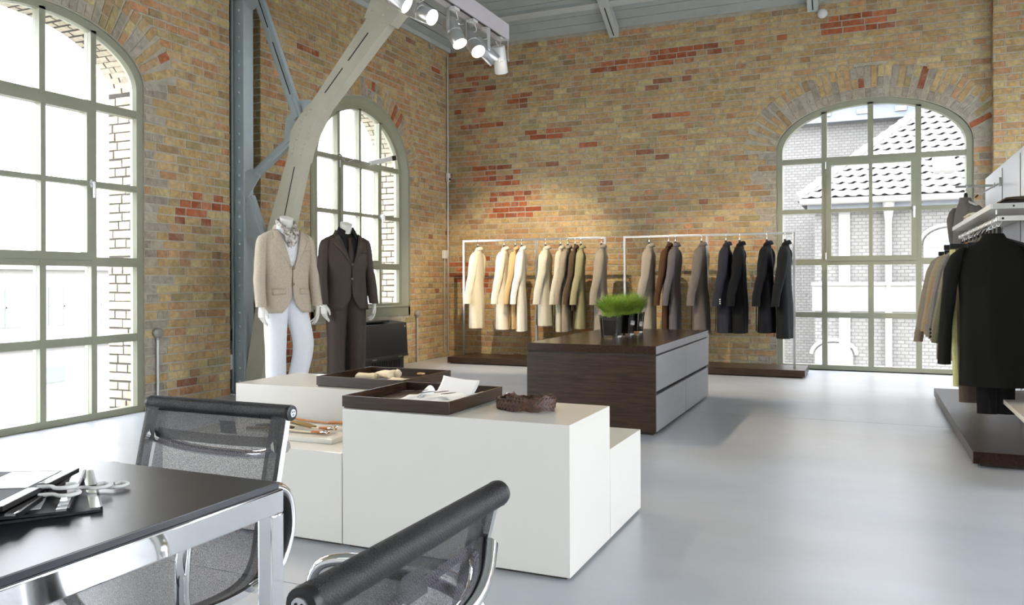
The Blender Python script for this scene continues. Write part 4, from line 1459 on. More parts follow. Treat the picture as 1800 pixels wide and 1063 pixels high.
COATS = [  # px of the hook, colour, colour words, length, seed, options
    (840, '#e8dfc6', 'cream coat hanging first at the corner end of the rack', 1.05, 1, dict(flare=1.0)),
    (886, '#ece5d2', 'ivory coat hanging second from the corner', 1.06, 2, dict(flare=1.0)),
    (906, '#c9ad7e', 'tan coat tucked behind an off-white one', 1.05, 3, dict(thin=.5, flare=.8)),
    (917, '#eeebe0', 'off-white coat beside the middle post of the pale rack', 1.08, 4, dict(thin=.7)),
    (959, '#c6c2b0', 'pale stone coat just right of the middle post', 1.00, 5, dict()),
    (985, '#bdb7a2', 'greige coat with creased sleeve, left of the taupe one', 1.07, 6, dict(thin=.65)),
    (998, '#8f8676', 'taupe coat pressed against a greige neighbour', 1.07, 7, dict(thin=.6)),
    (1011, '#4d4030', 'dark brown jacket peeping out behind the khaki coat', .80, 21, dict(thin=.4)),
    (1021, '#8f8a68', 'khaki coat with wide sleeve on the pale rack', 1.03, 8, dict(thin=.75)),
    (1057, '#857d70', 'grey brown coat above the grass vases', 1.05, 9, dict()),
    (1141, '#958d80', 'light grey brown coat first on the dark rack', 1.06, 10, dict()),
    (1175, '#4a3322', 'chocolate brown coat behind a slate grey one', 1.07, 11, dict(thin=.5)),
    (1187, '#5f5a5c', 'slate grey coat hanging over a chocolate one', 1.07, 12, dict(thin=.7)),
    (1233, '#6a625c', 'warm grey coat beside the middle post of the dark rack', 1.06, 13, dict()),
    (1276, '#2c2c34', 'navy charcoal coat with white cuff buttons', 1.04, 14, dict(cuff_buttons='white_plastic')),
    (1300, '#141416', 'plain black coat right beside the navy charcoal one', 1.04, 15, dict(thin=1.05)),
    (1348, '#17171b', 'black coat standing alone left of the window frame', 1.03, 16, dict()),
    (1380, '#1b1d1e', 'black green coat at the window end of the rack', 1.09, 17, dict()),
]
rc = random.Random(5)
for k, (px, col, lab, L, seed, opt) in enumerate(COATS):
    p = hit(px, 425, 1, RY)
    z = RZ - .125
    m = fabric('coat_cloth_%02d' % k, col)
    rz = pi + (.17 if px < 1100 else .04) + rc.uniform(-.10, .10)
    g1 = 'coats on the rail racks'
    hanger('dark hanger with chrome hook inside the ' + lab.split(' hanging')[0].split(' tucked')[0].split(' beside')[0].split(' just')[0].split(' pressed')[0].split(' peeping')[0].split(' above')[0].split(' first')[0].split(' behind')[0].split(' standing')[0].split(' right')[0].split(' at the')[0].split(' with')[0],
           (p.x, RY, z), rz, RZ + .013 - z - .017, 'hangers on the rail racks')
    t = thing('coat', lab, 'coat', (p.x, RY, z), rz, g1)
    coat_parts(t, m, L=L, sl=.72, seed=seed, **opt)
# ------------------------------------------------------------------ table
TZ = .722
tx1, ty1 = 4.630, -9.360
tx0, ty0 = 2.95, -10.30
tb = thing('meeting_table', 'black topped table with polished chrome frame', 'table', ((tx0 + tx1) / 2, (ty0 + ty1) / 2, 0))
boxpart('top', 'black_table', tb, tx0, tx1, ty0, ty1, TZ - .013, TZ, .0015)
fz1, fz0 = TZ - .013, TZ - .058
o = .006
boxpart('apron', 'chrome', tb, tx1 - .028, tx1 + o, ty0 - o, ty1 + o, fz0, fz1, .003)
boxpart('apron', 'chrome', tb, tx0 - o, tx0 + .028, ty0 - o, ty1 + o, fz0, fz1, .003)
boxpart('apron', 'chrome', tb, tx0 + .03, tx1 - .03, ty1 - .028, ty1 + o, fz0, fz1, .003)
boxpart('apron', 'chrome', tb, tx0 + .03, tx1 - .03, ty0 - o, ty0 + .028, fz0, fz1, .003)
for x in (tx0 - o, tx1 + o - .034):
    for y in (ty0 - o, ty1 + o - .034):
        boxpart('leg', 'chrome', tb, x, x + .034, y, y + .034, 0, fz0, .003)

# ------------------------------------------------------------------ sample cards on the table
MT['card_black'] = mat('sample_card', '#24252a', .55)
MT['swatch_white'] = mat('swatch_white', '#ececee', .3, spec=.7, bump=.04, bscale=400)
MT['swatch_grey'] = mat('swatch_grey', '#b7b7be', .4, spec=.6, bump=.05, bscale=400)
CARDS = [((160, 833), (176, 899), .000, 'lowest sample card of the fan, its hook farthest right', 'swatch_white'),
         ((147, 832), (117, 902), .008, 'second sample card from the bottom of the fan', 'swatch_white'),
         ((118, 846), (27, 911), .016, 'third sample card, just under the lettered one', 'swatch_grey'),
         ((135.5, 830), (0, 899), .026, 'topmost sample card with white lettering on black', 'swatch_white')]
for k, (a, c, dz, lab, sm) in enumerate(CARDS):
    z0 = TZ + .001 + dz
    A_ = hit(*a, 2, z0); C_ = hit(*c, 2, z0)
    t = thing('sample_card', lab, 'sample card', (A_.x, A_.y, z0), group='fabric sample cards on the table')
    d = (C_ - A_); Ln = d.length; d.normalize()
    n = Vector((d.y, -d.x, 0))
    if n.x > 0: n = -n                       # card spreads to the left of its clip edge
    W = .20
    P_ = lambda u, v, z=0.0: A_ + d * (u * Ln) + n * (v * W) + Vector((0, 0, z))
    def quad(b, u0, u1, v0, v1, za, zb):
        b.add([P_(u0, v0, za), P_(u1, v0, za), P_(u1, v1, za), P_(u0, v1, za), P_(u0, v0, zb), P_(u1, v0, zb), P_(u1, v1, zb), P_(u0, v1, zb)],
              [(0, 3, 2, 1), (4, 5, 6, 7), (0, 1, 5, 4), (1, 2, 6, 5), (2, 3, 7, 6), (3, 0, 4, 7)])
    part('card', 'card_black', t, lambda b: quad(b, 0, 1, 0, 1, 0, .004), smooth=0)
    if k == 3:
        part('swatch', sm, t, lambda b: quad(b, .04, .50, .13, .55, .004, .0052), smooth=0)
        part('swatch', 'swatch_grey', t, lambda b: quad(b, .04, .92, .66, .95, .004, .0052), smooth=0)
        rl = random.Random(3)
        for q in range(6):
            u = .56 + q * .055
            part('lettering', 'white_plastic', t, lambda b: (quad(b, u, u + .010, .30, .44, .004, .0048), quad(b, u + .026, u + .036, .30, .44, .004, .0048), quad(b, u, u + .036, .30 if q % 2 else .42, .32 if q % 2 else .44, .004, .0048)), smooth=0)
    else:
        part('swatch', sm, t, lambda b: quad(b, .10, .44, .20, .50, .004, .0052), smooth=0)
        part('swatch', sm, t, lambda b: quad(b, .56, .90, .20, .50, .004, .0052), smooth=0)
        part('swatch', 'swatch_grey', t, lambda b: quad(b, .10, .90, .60, .92, .004, .0052), smooth=0)
    for (u0, u1) in ((0, .44), (.56, 1)):
        part('clip_bar', 'chrome', t, lambda b: quad(b, u0, u1, .0, .075, .004, .008), smooth=0)
        part('clip_edge', 'black_plastic', t, lambda b: quad(b, u0, u1, -.02, .0, .0, .008), smooth=0)
    m0 = P_(.5, .04, .006)
    hk = smooth_path([m0, m0 - n * .022, m0 - n * .036 + d * .012, m0 - n * .054 + d * .010, m0 - n * .062 - d * .006, m0 - n * .052 - d * .018, m0 - n * .040 - d * .014], 5)
    part('hook', 'white_plastic', t, lambda b: b.tube(hk, .0035, 8))

# ------------------------------------------------------------------ mesh chairs
MT['net'] = mesh_fabric('chair_net', '#45414a', .62)
MT['net_band'] = mesh_fabric('chair_net_band', '#17181c', .93, 900)


def chair(lab, x, y, rz):
    t = thing('mesh_chair', lab, 'chair', (x, y, 0), rz, 'mesh chairs at the table')
    prof = smooth_path([(.235, 0, .395), (.222, 0, .432), (.17, 0, .445), (.05, 0, .430), (-.08, 0, .418), (-.165, 0, .425), (-.205, 0, .462), (-.225, 0, .54), (-.252, 0, .66), (-.283, 0, .785)], 5)
    hw = .212
    n = len(prof)

    def strip(b, y0, y1, i0=0, i1=n - 1, off=0.0, ny=6):
        v, f = [], []
        for i in range(i0, i1 + 1):
            p = prof[i]
            for q in range(ny + 1):
                yy = y0 + (y1 - y0) * q / ny
                v.append(Vector((p.x + off, yy, p.z + off - .006 * (1 - (yy / hw) ** 2))))
        m_ = i1 - i0
        f = [(i * (ny + 1) + q, i * (ny + 1) + q + 1, (i + 1) * (ny + 1) + q + 1, (i + 1) * (ny + 1) + q) for i in range(m_) for q in range(ny)]
        b.add(v, f)
    part('sling', 'net', t, lambda b: strip(b, -hw + .032, hw - .032, 0, n - 3), local=True, smooth=60)
    for s in (-1, 1):
        part('sling_edge', 'net_band', t, lambda b: strip(b, s * (hw - .034), s * (hw + .009), 0, n - 1, .010, 2), local=True, smooth=60)
    part('top_band', 'net_band', t, lambda b: strip(b, -hw, hw, n - 4, n - 1, .003), local=True, smooth=60)
    tp = prof[-1]
    part('top_roll', 'net_band', t, lambda b: b.tube([Vector((tp.x - .004, -hw - .004, tp.z + .006)), Vector((tp.x - .004, hw + .004, tp.z + .006))], .0188, 18), local=True)
    fp = prof[0]
    part('front_roll', 'net_band', t, lambda b: b.tube([Vector((fp.x, -hw - .004, fp.z)), Vector((fp.x, hw + .004, fp.z))], .016, 16), local=True)
    part('label_patch', 'net_band', t, lambda b: b.add([(tp.x + .0, y_, z_) for y_, z_ in ()] or [Vector((tp.x - .002 - .2 * q, y_, tp.z - q)) for q, y_ in ((.026, .0), (.026, .05), (.058, .05), (.058, .0))], [(0, 1, 2, 3)]), local=True)
    for s in (-1, 1):
        cp = part('end_cap', 'black_plastic', t, lambda b: b.lathe([(.0, 0), (.0186, 0), (.0192, .004), (.018, .011), (.012, .012), (0, .012)], (tp.x - .004, s * (hw + .003), tp.z + .006), 20, (0, s, 0)), local=True)
        part('screw', 'alu', cp, lambda b: b.lathe([(0, .011), (.0095, .011), (.0095, .0145), (0, .0145)], (tp.x - .004, s * (hw + .003), tp.z + .006), 14, (0, s, 0)), local=True)
        for (ddx, ddz) in ((.0035, .003), (-.0035, .003), (0, -.004)):
            part('screw_recess', 'slot', cp, lambda b: b.lathe([(0, .0143), (.0016, .0143), (.0016, .0152), (0, .0152)], (tp.x - .004 + ddx, s * (hw + .003), tp.z + .006 + ddz), 8, (0, s, 0)), local=True)
    # aluminium side rails
    for s in (-1, 1):
        def rail(b):
            rings = []
            for i in range(n):
                p = prof[i]
                a = prof[max(0, i - 1)]; c = prof[min(n - 1, i + 1)]
                tg = (c - a).normalized(); nm = Vector((tg.z, 0, -tg.x))
                hy, hh = .006, .008
                yc = s * (hw + .002)
                q = p - nm * 0
                rings.append([q + nm * hh + Vector((0, yc - hy, 0)), q + nm * hh + Vector((0, yc + hy, 0)), q - nm * hh + Vector((0, yc + hy, 0)), q - nm * hh + Vector((0, yc - hy, 0))])
            b.loft(rings)
        part('side_rail', 'chrome', t, rail, local=True, smooth=40)
    # antler spreaders
    def spread(name, c, bow, dirv):
        c = Vector(c); dirv = Vector(dirv).normalized()
        pts = []
        for k in range(-6, 7):
            u = k / 6
            pts.append(c + Vector((0, u * (hw - .004), 0)) + dirv * bow * (1 - abs(u) ** 3.2))
        part(name, 'chrome', t, lambda b: b.tube(smooth_path(pts, 2), [.011 + .008 * abs((i / 24) * 2 - 1) ** 4 for i in range(25)], 10, flat=1.3), local=True)
    spread('back_spreader', (-.268, 0, .715), .055, (-.7, 0, -.7))
    spread('seat_spreader', (-.02, 0, .405), .06, (0, 0, -1))
    # arms with black pads
    for s in (-1, 1):
        arm = smooth_path([(-.15, s * (hw + .012), .425), (-.215, s * (hw + .030), .452), (-.250, s * (hw + .036), .53), (-.240, s * (hw + .038), .61), (-.19, s * (hw + .04), .644), (-.10, s * (hw + .042), .648), (.0, s * (hw + .042), .645), (.055, s * (hw + .04), .622), (.068, s * (hw + .036), .55), (.055, s * (hw + .022), .47), (.03, s * (hw + .010), .432)], 6)
        ao = part('arm', 'chrome', t, lambda b: b.tube(arm, .0115, 10, flat=1.3), local=True)
        part('arm_pad', 'black_plastic', ao, lambda b: b.tube(smooth_path([(-.205, s * (hw + .034), .47), (-.236, s * (hw + .036), .53), (-.226, s * (hw + .038), .605), (-.18, s * (hw + .04), .632), (-.09, s * (hw + .042), .636), (.0, s * (hw + .042), .633)], 5), .0095, 8, flat=1.9), local=True)
    # pedestal
    part('column', 'chrome', t, lambda b: b.tube([(-.02, 0, .345), (-.02, 0, .10)], .022, 16), local=True)
    for k in range(4):
        a = pi / 4 + k * pi / 2
        lg = part('base_leg', 'chrome', t, lambda b: b.tube([Vector((-.02 + .02 * cos(a), .02 * sin(a), .115)), Vector((-.02 + .16 * cos(a), .16 * sin(a), .085)), Vector((-.02 + .29 * cos(a), .29 * sin(a), .035))], [.02, .017, .013], 10), local=True)
        part('glide', 'black_plastic', lg, lambda b: b.lathe([(0, 0), (.02, 0), (.02, .02), (.012, .03), (0, .03)], (-.02 + .29 * cos(a), .29 * sin(a), 0), 14), local=True)
    return t


chair('black net chair with chrome arms behind the table', 4.183, -9.335, -pi / 2)
chair('black net chair seen from behind at the right table side', 4.868, -9.735, pi)
# ------------------------------------------------------------------ mannequins
def hand_mesh(b, org, s, fwd, out):
    """relaxed hand hanging down; fwd = thumb side direction, out = away from the body"""
    org = Vector(org); fwd = Vector(fwd).normalized(); out = Vector(out).normalized(); dn = Vector((0, 0, -1))
    P = lambda a, o_, d: org + fwd * a + out * o_ + dn * d
    rings = []
    for d, w, th in ((-.03, .026, .022), (.0, .027, .020), (.025, .036, .019), (.055, .041, .018), (.085, .040, .015)):
        rings.append([P(w * cos(q), th * sin(q) - .002 * d, d) for q in [2 * pi * k / 12 for k in range(12)]])
    b.loft(rings)
    for k, (a, L) in enumerate(((.029, .070), (.010, .080), (-.010, .076), (-.028, .060))):
        cur = .25 + .12 * k
        pts = [P(a, 0, .075), P(a * 1.02, -.006 * (1 + k * .3), .075 + L * .45), P(a * 1.0, -.018 * (1 + k * .4), .075 + L * .78), P(a * .98, -.032 * (1 + k * .3), .075 + L)]
        b.tube(pts, [.0095, .009, .008, .0055], 8)
    b.tube([P(.026, -.004, .018), P(.046, -.012, .045), P(.050, -.020, .072), P(.046, -.026, .094)], [.012, .011, .0095, .006], 8)


TORSO = [(1.560, .062, .062, .0), (1.545, .080, .070, -.004), (1.525, .125, .078, -.006), (1.497, .175, .088, -.006), (1.46, .198, .102, -.004), (1.38, .202, .122, .0), (1.28, .196, .128, .004),
         (1.18, .184, .122, .004), (1.08, .180, .120, .004), (.98, .190, .127, .002), (.90, .200, .133, .002), (.842, .204, .137, .002)]


def tor(z, off=0.0):
    a, b, cx = lerp_table(TORSO, z)
    return a + off, b + off, cx


def tpt(z, th, off=0.0, n=2.35):
    a, b, cx = tor(z, off)
    c, s = cos(th), sin(th)
    r = (abs(c) ** n + abs(s) ** n) ** (-1 / n)
    return Vector((cx + b * c * r, a * s * r, z))


def tfront(y, z, off):
    a, b, cx = tor(z, off)
    k = max(0.0, 1 - abs(y / a) ** 2.35)
    return Vector((cx + b * k ** (1 / 2.35), y, z))


def mannequin(lab, loc, rz, jm, tm, shm, legs, v_bot, seed, scarf=False, tie=False, flaps=True):
    t = thing('mannequin', lab, 'mannequin', loc, rz, 'dressed headless mannequins')
    # plaster body: neck, arms, hands, feet
    def body(b):
        rings = []
        for z, a, bb, cx in ((1.30, .15, .09, 0), (1.45, .15, .075, -.004), (1.52, .09, .062, -.006), (1.555, .058, .057, .004), (1.60, .054, .055, .014), (1.635, .056, .058, .022)):
            rings.append([Vector((cx + bb * cos(q), a * sin(q), z + (.022 * -cos(q) if z > 1.59 else 0))) for q in [2 * pi * k / 20 for k in range(20)]])
        cc = Vector((.022, 0, 1.645))
        rings.append([cc + (p - cc) * .6 + Vector((0, 0, .004)) for p in rings[-1]])
        b.loft(rings)
        for sgn in (-1, 1):
            b.tube(smooth_path([(0, sgn * .17, 1.47), (.0, sgn * .225, 1.28), (.035, sgn * .248, 1.08), (.085, sgn * .248, .90)]), [.045] * 6 + [.036] * 6 + [.027] * 7, 10)
            hand_mesh(b, (.088, sgn * .246, .895), sgn, (1, -sgn * .25, 0), (0, sgn, 0))
        for sgn, path in zip((-1, 1), legs):
            ax, ay = path[-1][0], path[-1][1]
            b.tube(smooth_path([(0, sgn * .06, 1.34), (0, sgn * .075, .96)] + list(path), 4), .045, 10)
            b.tube([(ax - .04, ay, .06), (ax + .05, ay, .045), (ax + .16, ay + sgn * .02, .028)], [.042, .04, .026], 10, flat=1.1)
    part('body', 'mannequin', t, body, local=True, smooth=60)
    part('base_plate', 'steel', t, lambda b: b.lathe([(0, 0), (.19, 0), (.19, .006), (.18, .010), (0, .010)], (0, 0, 0), 32), local=True)
    # trousers
    def trousers(b):
        for sgn, path in zip((-1, 1), legs):
            pts = smooth_path([(0, sgn * .060, 1.06), (0, sgn * .078, .96)] + list(path), 6)
            rings = []
            for i, p in enumerate(pts):
                z = p.z
                rx = lerp_table([(1.06, .112), (.95, .108), (.84, .108), (.70, .098), (.50, .090), (.30, .088), (.08, .090)], z)[0]
                ry = lerp_table([(1.06, .095), (.95, .104), (.84, .100), (.70, .090), (.50, .083), (.30, .081), (.08, .083)], z)[0]
                ring = []
                for k in range(24):
                    th = 2 * pi * k / 24
                    c, s = cos(th), sin(th)
                    f = 1 + .055 * noi(c * 1.6 + seed, s * 1.6 + sgn, z * 5) + .03 * noi(c * 3, s * 3 + seed, z * 14)
                    cr = .010 * max(0, c) ** 10                       # front crease
                    ring.append(Vector((p.x + (rx * f + cr) * c, p.y + ry * f * s, z)))
                rings.append(ring)
            b.loft(rings)
    part('trousers', tm, t, trousers, local=True, smooth=60)
    # shirt core
    def shirt(b):
        rings = []
        for k in range(12):
            z = 1.572 - .04 * k
            rings.append([tpt(z, 2 * pi * i / 32, -.012) for i in range(32)])
        b.loft(rings, False, True)
    part('shirt', shm, t, shirt, local=True, smooth=60)
    for sgn in (-1, 1):
        def flap(b):
            c0 = [Vector((-.055, sgn * .03, 1.60)), Vector((.02, sgn * .075, 1.60)), Vector((.072, sgn * .030, 1.565))]
            lo = [Vector((-.07, sgn * .035, 1.565)), Vector((.02, sgn * .098, 1.545)), Vector((.118, sgn * .060, 1.485))]
            up_ = smooth_path(c0, 5); lw_ = smooth_path(lo, 5)
            m = len(up_)
            b.add(up_ + lw_, [(i, i + 1, m + i + 1, m + i) for i in range(m - 1)])
        part('shirt_collar', shm, t, flap, local=True, smooth=60, solid=.004)
    for k in range(4):
        z = 1.44 - k * .06
        if z > v_bot + .02 and not tie: part('shirt_button', 'white_plastic', t, lambda b: b.ball(tfront(0.0, z, -.006), .005, 8, 4), local=True)
    if tie:
        def tiefn(b):
            v = []
            zz = [1.505, 1.49, 1.475, 1.46, 1.42, 1.36, 1.30, 1.24, 1.18]
            ww = [.016, .021, .019, .014, .022, .028, .032, .034, .035]
            for z, w in zip(zz, ww):
                for q in (-1, -.4, .4, 1):
                    v.append(tfront(q * w, z, .006 - .008 * abs(q)) + Vector((.012 if z > 1.465 else .004, 0, 0)))
            b.add(v, [(j * 4 + q, j * 4 + q + 1, (j + 1) * 4 + q + 1, (j + 1) * 4 + q) for j in range(len(zz) - 1) for q in range(3)])
        part('tie', 'tie_brown', t, tiefn, local=True, smooth=60, solid=.004)
    # jacket
    def gap(z):
        if z > v_bot:
            return .012 + .088 * ((z - v_bot) / (1.545 - v_bot)) ** .9
        if z > 1.02: return .004
        return .004 + .085 * ((1.02 - z) / .178) ** 2.2
    zs = [1.548, 1.54, 1.525, 1.51, 1.497, 1.48, 1.46] + [1.46 - (1.46 - .842) * k / 22 for k in range(1, 23)]
    NT = 46
    def jacket(b):
        rings = []
        for z in zs:
            a, bb, cx = tor(z, .010)
            tg = math.asin(min(.95, gap(z) / a))
            rr = []
            for i in range(NT + 1):
                th = tg + (2 * pi - 2 * tg) * i / NT
                p = tpt(z, th, .010)
                w = .006 * noi(p.y * 9 + seed, p.x * 9, z * 6) + .004 * noi(p.y * 20, p.x * 14 + seed, z * 16)
                nrm = Vector((p.x, p.y, 0)).normalized()
                rr.append(p + nrm * w)
            rings.append(rr)
        b.loft(rings, False, False, closed=False)
    jk = part('jacket', jm, t, jacket, local=True, smooth=60, solid=.006)
    for sgn in (-1, 1):
        def sleeve(b):
            st = [(1.510, .160, -.004, .040, .014), (1.495, .185, -.004, .060, .030), (1.46, .203, -.002, .066, .041), (1.38, .214, .0, .066, .045), (1.25, .224, .006, .063, .046), (1.12, .238, .024, .062, .047), (1.0, .244, .052, .057, .044), (.895, .246, .082, .053, .042)]
            rings = []
            for k in range(20):
                z = 1.510 - (1.510 - .895) * k / 19
                y, x, rx, ry = lerp_table(st, z)
                rr = []
                for i in range(22):
                    th = 2 * pi * i / 22
                    c, s = cos(th), sin(th)
                    f = 1 + .07 * noi(c * 1.6 + seed, s * 1.6 + sgn * 3, z * 8) + .05 * noi(c * 2.5, s * 2.5 + seed, z * 22)
                    rr.append(Vector((x + rx * c * f, sgn * (y + ry * s * f), z)))
                rings.append(rr)
            last = rings[-1]; cen = sum(last, Vector()) / len(last)
            rings.append([cen + (p - cen) * .84 + Vector((0, 0, .004)) for p in last])
            rings.append([cen + (p - cen) * .8 + Vector((0, 0, .07)) for p in last])
            b.loft(rings, False, False)
        sv = part('sleeve', jm, jk, sleeve, local=True, smooth=60)
        # lapel folded back over the chest
        def lapel(b):
            v = []
            n = 14
            for j in range(n + 1):
                z = 1.535 - (1.535 - v_bot) * j / n
                inner = gap(z)
                f = j / n
                wid = .0 + (.030 + .055 * min(1, f / .28)) if f < .28 else .085 * (1 - (f - .28) / .72) ** .8 + .002
                if .20 < f < .28: wid *= .72                     # notch
                for q in range(5):
                    y = inner - .003 + wid * q / 4
                    v.append(tfront(sgn * min(y, .185), z, .016 + .007 * sin(pi * (.15 + .85 * q / 4))))
            b.add(v, [(j * 5 + q, j * 5 + q + 1, (j + 1) * 5 + q + 1, (j + 1) * 5 + q) for j in range(n) for q in range(4)])
        part('lapel', jm, jk, lapel, local=True, smooth=50, solid=.003)
        if flaps:
            def flap2(b):
                v = []
                for (dz) in (0, -.025, -.05):
                    for q in range(6):
                        y = .062 + .10 * q / 5
                        v.append(tfront(sgn * y, 1.045 + dz - .006 * q / 5, .0185))
                b.add(v, [(j * 6 + q, j * 6 + q + 1, (j + 1) * 6 + q + 1, (j + 1) * 6 + q) for j in range(2) for q in range(5)])
            part('pocket_flap', jm, jk, flap2, local=True, smooth=50, solid=.005)
    def ncollar(b):
        rings = []
        for (sc, z) in ((1.02, 1.548), (1.04, 1.572), (1.10, 1.575), (1.30, 1.545), (1.42, 1.522)):
            rr = []
            for i in range(19):
                th = radians(62) + (2 * pi - 2 * radians(62)) * i / 18
                rr.append(Vector((-.004 + .073 * sc * cos(th), .086 * sc * sin(th), z - .030 * max(0, cos(th)) - (.010 if sc > 1.2 else 0) * abs(sin(th)))))
            rings.append(rr)
        b.loft(rings, False, False, closed=False)
    part('jacket_collar', jm, jk, ncollar, local=True, smooth=60, solid=.003)
    for z in (v_bot - .005, v_bot - .135):
        part('button', 'button_brown', jk, lambda b: b.lathe([(0, 0), (.011, 0), (.011, .004), (.006, .005), (0, .004)], tfront(.004, z, .016), 12, (1, 0, 0)), local=True)
    part('breast_pocket', jm, jk, lambda b: b.add([tfront(.075, 1.36, .0165), tfront(.165, 1.366, .0165), tfront(.165, 1.348, .0185), tfront(.075, 1.342, .0185)], [(0, 1, 2, 3)]), local=True, solid=.003)
    if scarf:
        def sc(b):
            rings = []
            for i in range(25):
                th = radians(25) + (2 * pi - radians(50)) * i / 24
                c = Vector((.012 + .074 * cos(th), .076 * sin(th), 1.583 + .022 * -cos(th) - .035 * max(0, cos(th)) ** 2))
                o_ = Vector((cos(th), sin(th), 0))
                rings.append([c + o_ * (.012 * cos(q) + .003 * sin(5 * q + i)) + Vector((0, 0, .030 * sin(q))) for q in [2 * pi * k / 12 for k in range(12)]])
            b.loft(rings)
            for sgn in (-1, 1):
                rings = []
                for j in range(14):
                    f = j / 13
                    c = Vector((.088 + .032 * sin(pi * f) + .010 * f, sgn * (.040 - .030 * f), 1.545 - .155 * f))
                    w = .030 + .012 * sin(pi * f) - .012 * f
                    rings.append([c + Vector((.018 * cos(q) * (1 + .4 * sin(3 * q + j * 1.7)), w * sin(q) * (1 + .22 * noi(j * .7, q, sgn)), .006 * sin(2 * q + j))) for q in [2 * pi * k / 14 for k in range(14)]])
                b.loft(rings)
            b.ball((.118, 0, 1.478), .032, 12, 8, 1.2)
        part('scarf', 'scarf_print', t, sc, local=True, smooth=60)
    return t


fabric('linen_beige', '#b9ac99', .06, col2='#c8bba8')
fabric('trouser_white', '#eef0f4', .02)
fabric('shirt_white', '#f0f0f0', .02)
fabric('suit_brown', '#4b4039', .10, rough=.55)
fabric('shirt_black', '#2b2829', .05)
fabric('tie_brown', '#41352f', .05, rough=.5)
MT['button_brown'] = mat('horn_button', '#6b573f', .4)
MT['scarf_print'] = mat('paisley_print', '#6a5240', .8, col2='#efe9df', var=.2, vscale=46, detail=2)

bg_loc = hit(503, 725, 2, 0.0)
bw_loc = hit(608, 704, 2, 0.0)


def face_rz(loc, turn):
    d = Vector((CAM.x - loc.x, CAM.y - loc.y))
    return atan2(d.y, d.x) + radians(turn)


mannequin('headless mannequin in beige linen blazer, scarf and white trousers', bg_loc, face_rz(bg_loc, 24), 'linen_beige', 'trouser_white', 'shirt_white',
          ([(0, -.088, .82), (.005, -.092, .5), (0, -.088, .06)], [(.0, .100, .82), (.062, .128, .56), (.022, .092, .30), (-.03, .058, .06)]), 1.215, 3, scarf=True)
mannequin('headless mannequin in dark brown suit with black shirt and tie', bw_loc, face_rz(bw_loc, 24), 'suit_brown', 'suit_brown', 'shirt_black',
          ([(0, -.092, .82), (.01, -.095, .5), (0, -.095, .06)], [(.0, .092, .82), (.02, .098, .5), (.01, .080, .06)]), 1.26, 9, tie=True, flaps=False)
# ------------------------------------------------------------------ shelving unit on the right
PX = 6.65
un = thing('shelf_wall', 'white panelled shelf wall with dark wooden platform', 'shelving', (6.6, -3.8, 0))
boxpart('platform', 'wood_plat', un, 6.215, 6.72, -5.15, -2.10, .022, .092, .0015)
boxpart('plinth', 'plinth', un, 6.26, 6.70, -5.10, -2.14, 0, .022, smooth=0)
for (y0, y1) in ((-5.75, -4.70), (-4.697, -3.857), (-3.853, -3.012), (-3.008, -1.985)):
    boxpart('panel', 'panel_white', un, PX, PX + .035, y0, y1, .094, 2.03, .001)
for y in (-3.01, -3.855, -4.70):
    boxpart('slot_rail', 'grey_plastic', un, PX - .004, PX - .0005, y - .006, y + .006, .10, 2.0, smooth=0)
sh = thing('wall_shelf', 'white shelf above the rail of hanging jackets', 'shelf', (6.48, -3.8, 1.53))
boxpart('board', 'shelf_white', sh, 6.322, PX - .005, -5.03, -2.66, 1.520, 1.552, .001)
part('bracket', 'steel', sh, lambda b: b.bar((6.335, -5.032, 1.534), (PX - .004, -5.032, 1.534), .030, .004, (0, 0, 1)))
part('bracket_bolt', 'plinth', sh, lambda b: b.lathe([(0, 0), (.006, 0), (.006, .003), (0, .003)], (6.44, -5.035, 1.534), 10, (0, -1, 0)))
for z0, z1 in ((1.49, 1.519), (1.45, 1.47)):
    part('hanging_stud', 'steel', sh, lambda b: b.tube([(6.36, -4.98, z0), (6.36, -4.98, z1)], .006, 8))
rl = thing('hanging_rail', 'white hanging rail on arm below the shelf', 'rail', (6.4, -3.8, 1.46))
part('bar', 'shelf_white', rl, lambda b: b.tube([(6.375, -5.02, 1.462), (6.375, -2.72, 1.462)], .0125, 14))
for y in (-5.02, -2.74):
    boxpart('arm', 'shelf_white', rl, 6.362, PX - .004, y - .012, y + .012, 1.447, 1.477, .003)
part('arm_bolt', 'plinth', rl, lambda b: b.lathe([(0, 0), (.007, 0), (.007, .003), (0, .003)], (6.385, -5.032, 1.462), 10, (0, -1, 0)))
ls = boxpart('low_shelf', 'shelf_beige', None, 6.405, PX - .002, -5.9, -4.385, .345, .372, .001)
tag(ls, 'low white shelf with beige top at the right edge', 'shelf')
rd = thing('display_rod', 'steel rod standing out from the white panel', 'rod', (6.5, -2.56, 1.905))
part('rod', 'steel', rd, lambda b: b.tube([(6.355, -2.56, 1.908), (PX - .001, -2.56, 1.908)], .010, 12))
part('rosette', 'steel', rd, lambda b: b.lathe([(0, 0), (.024, 0), (.024, .006), (0, .008)], (PX, -2.56, 1.908), 16, (-1, 0, 0)))
ad = thing('slanted_arm', 'slanted steel display arm hooked into the white panel', 'arm', (6.58, -2.95, 1.87))
boxpart('hook_plate', 'steel', ad, PX - .02, PX - .001, -2.975, -2.93, 1.86, 1.93, .002)
part('arm', 'steel', ad, lambda b: b.tube([(PX - .012, -2.95, 1.885), (PX - .17, -2.95, 1.79)], .007, 10))
part('stop', 'black_plastic', ad, lambda b: b.bar((PX - .165, -2.95, 1.795), (PX - .185, -2.95, 1.775), .03, .012, (0, 1, 0)))

THIN[:] = [.9, 1, .86]
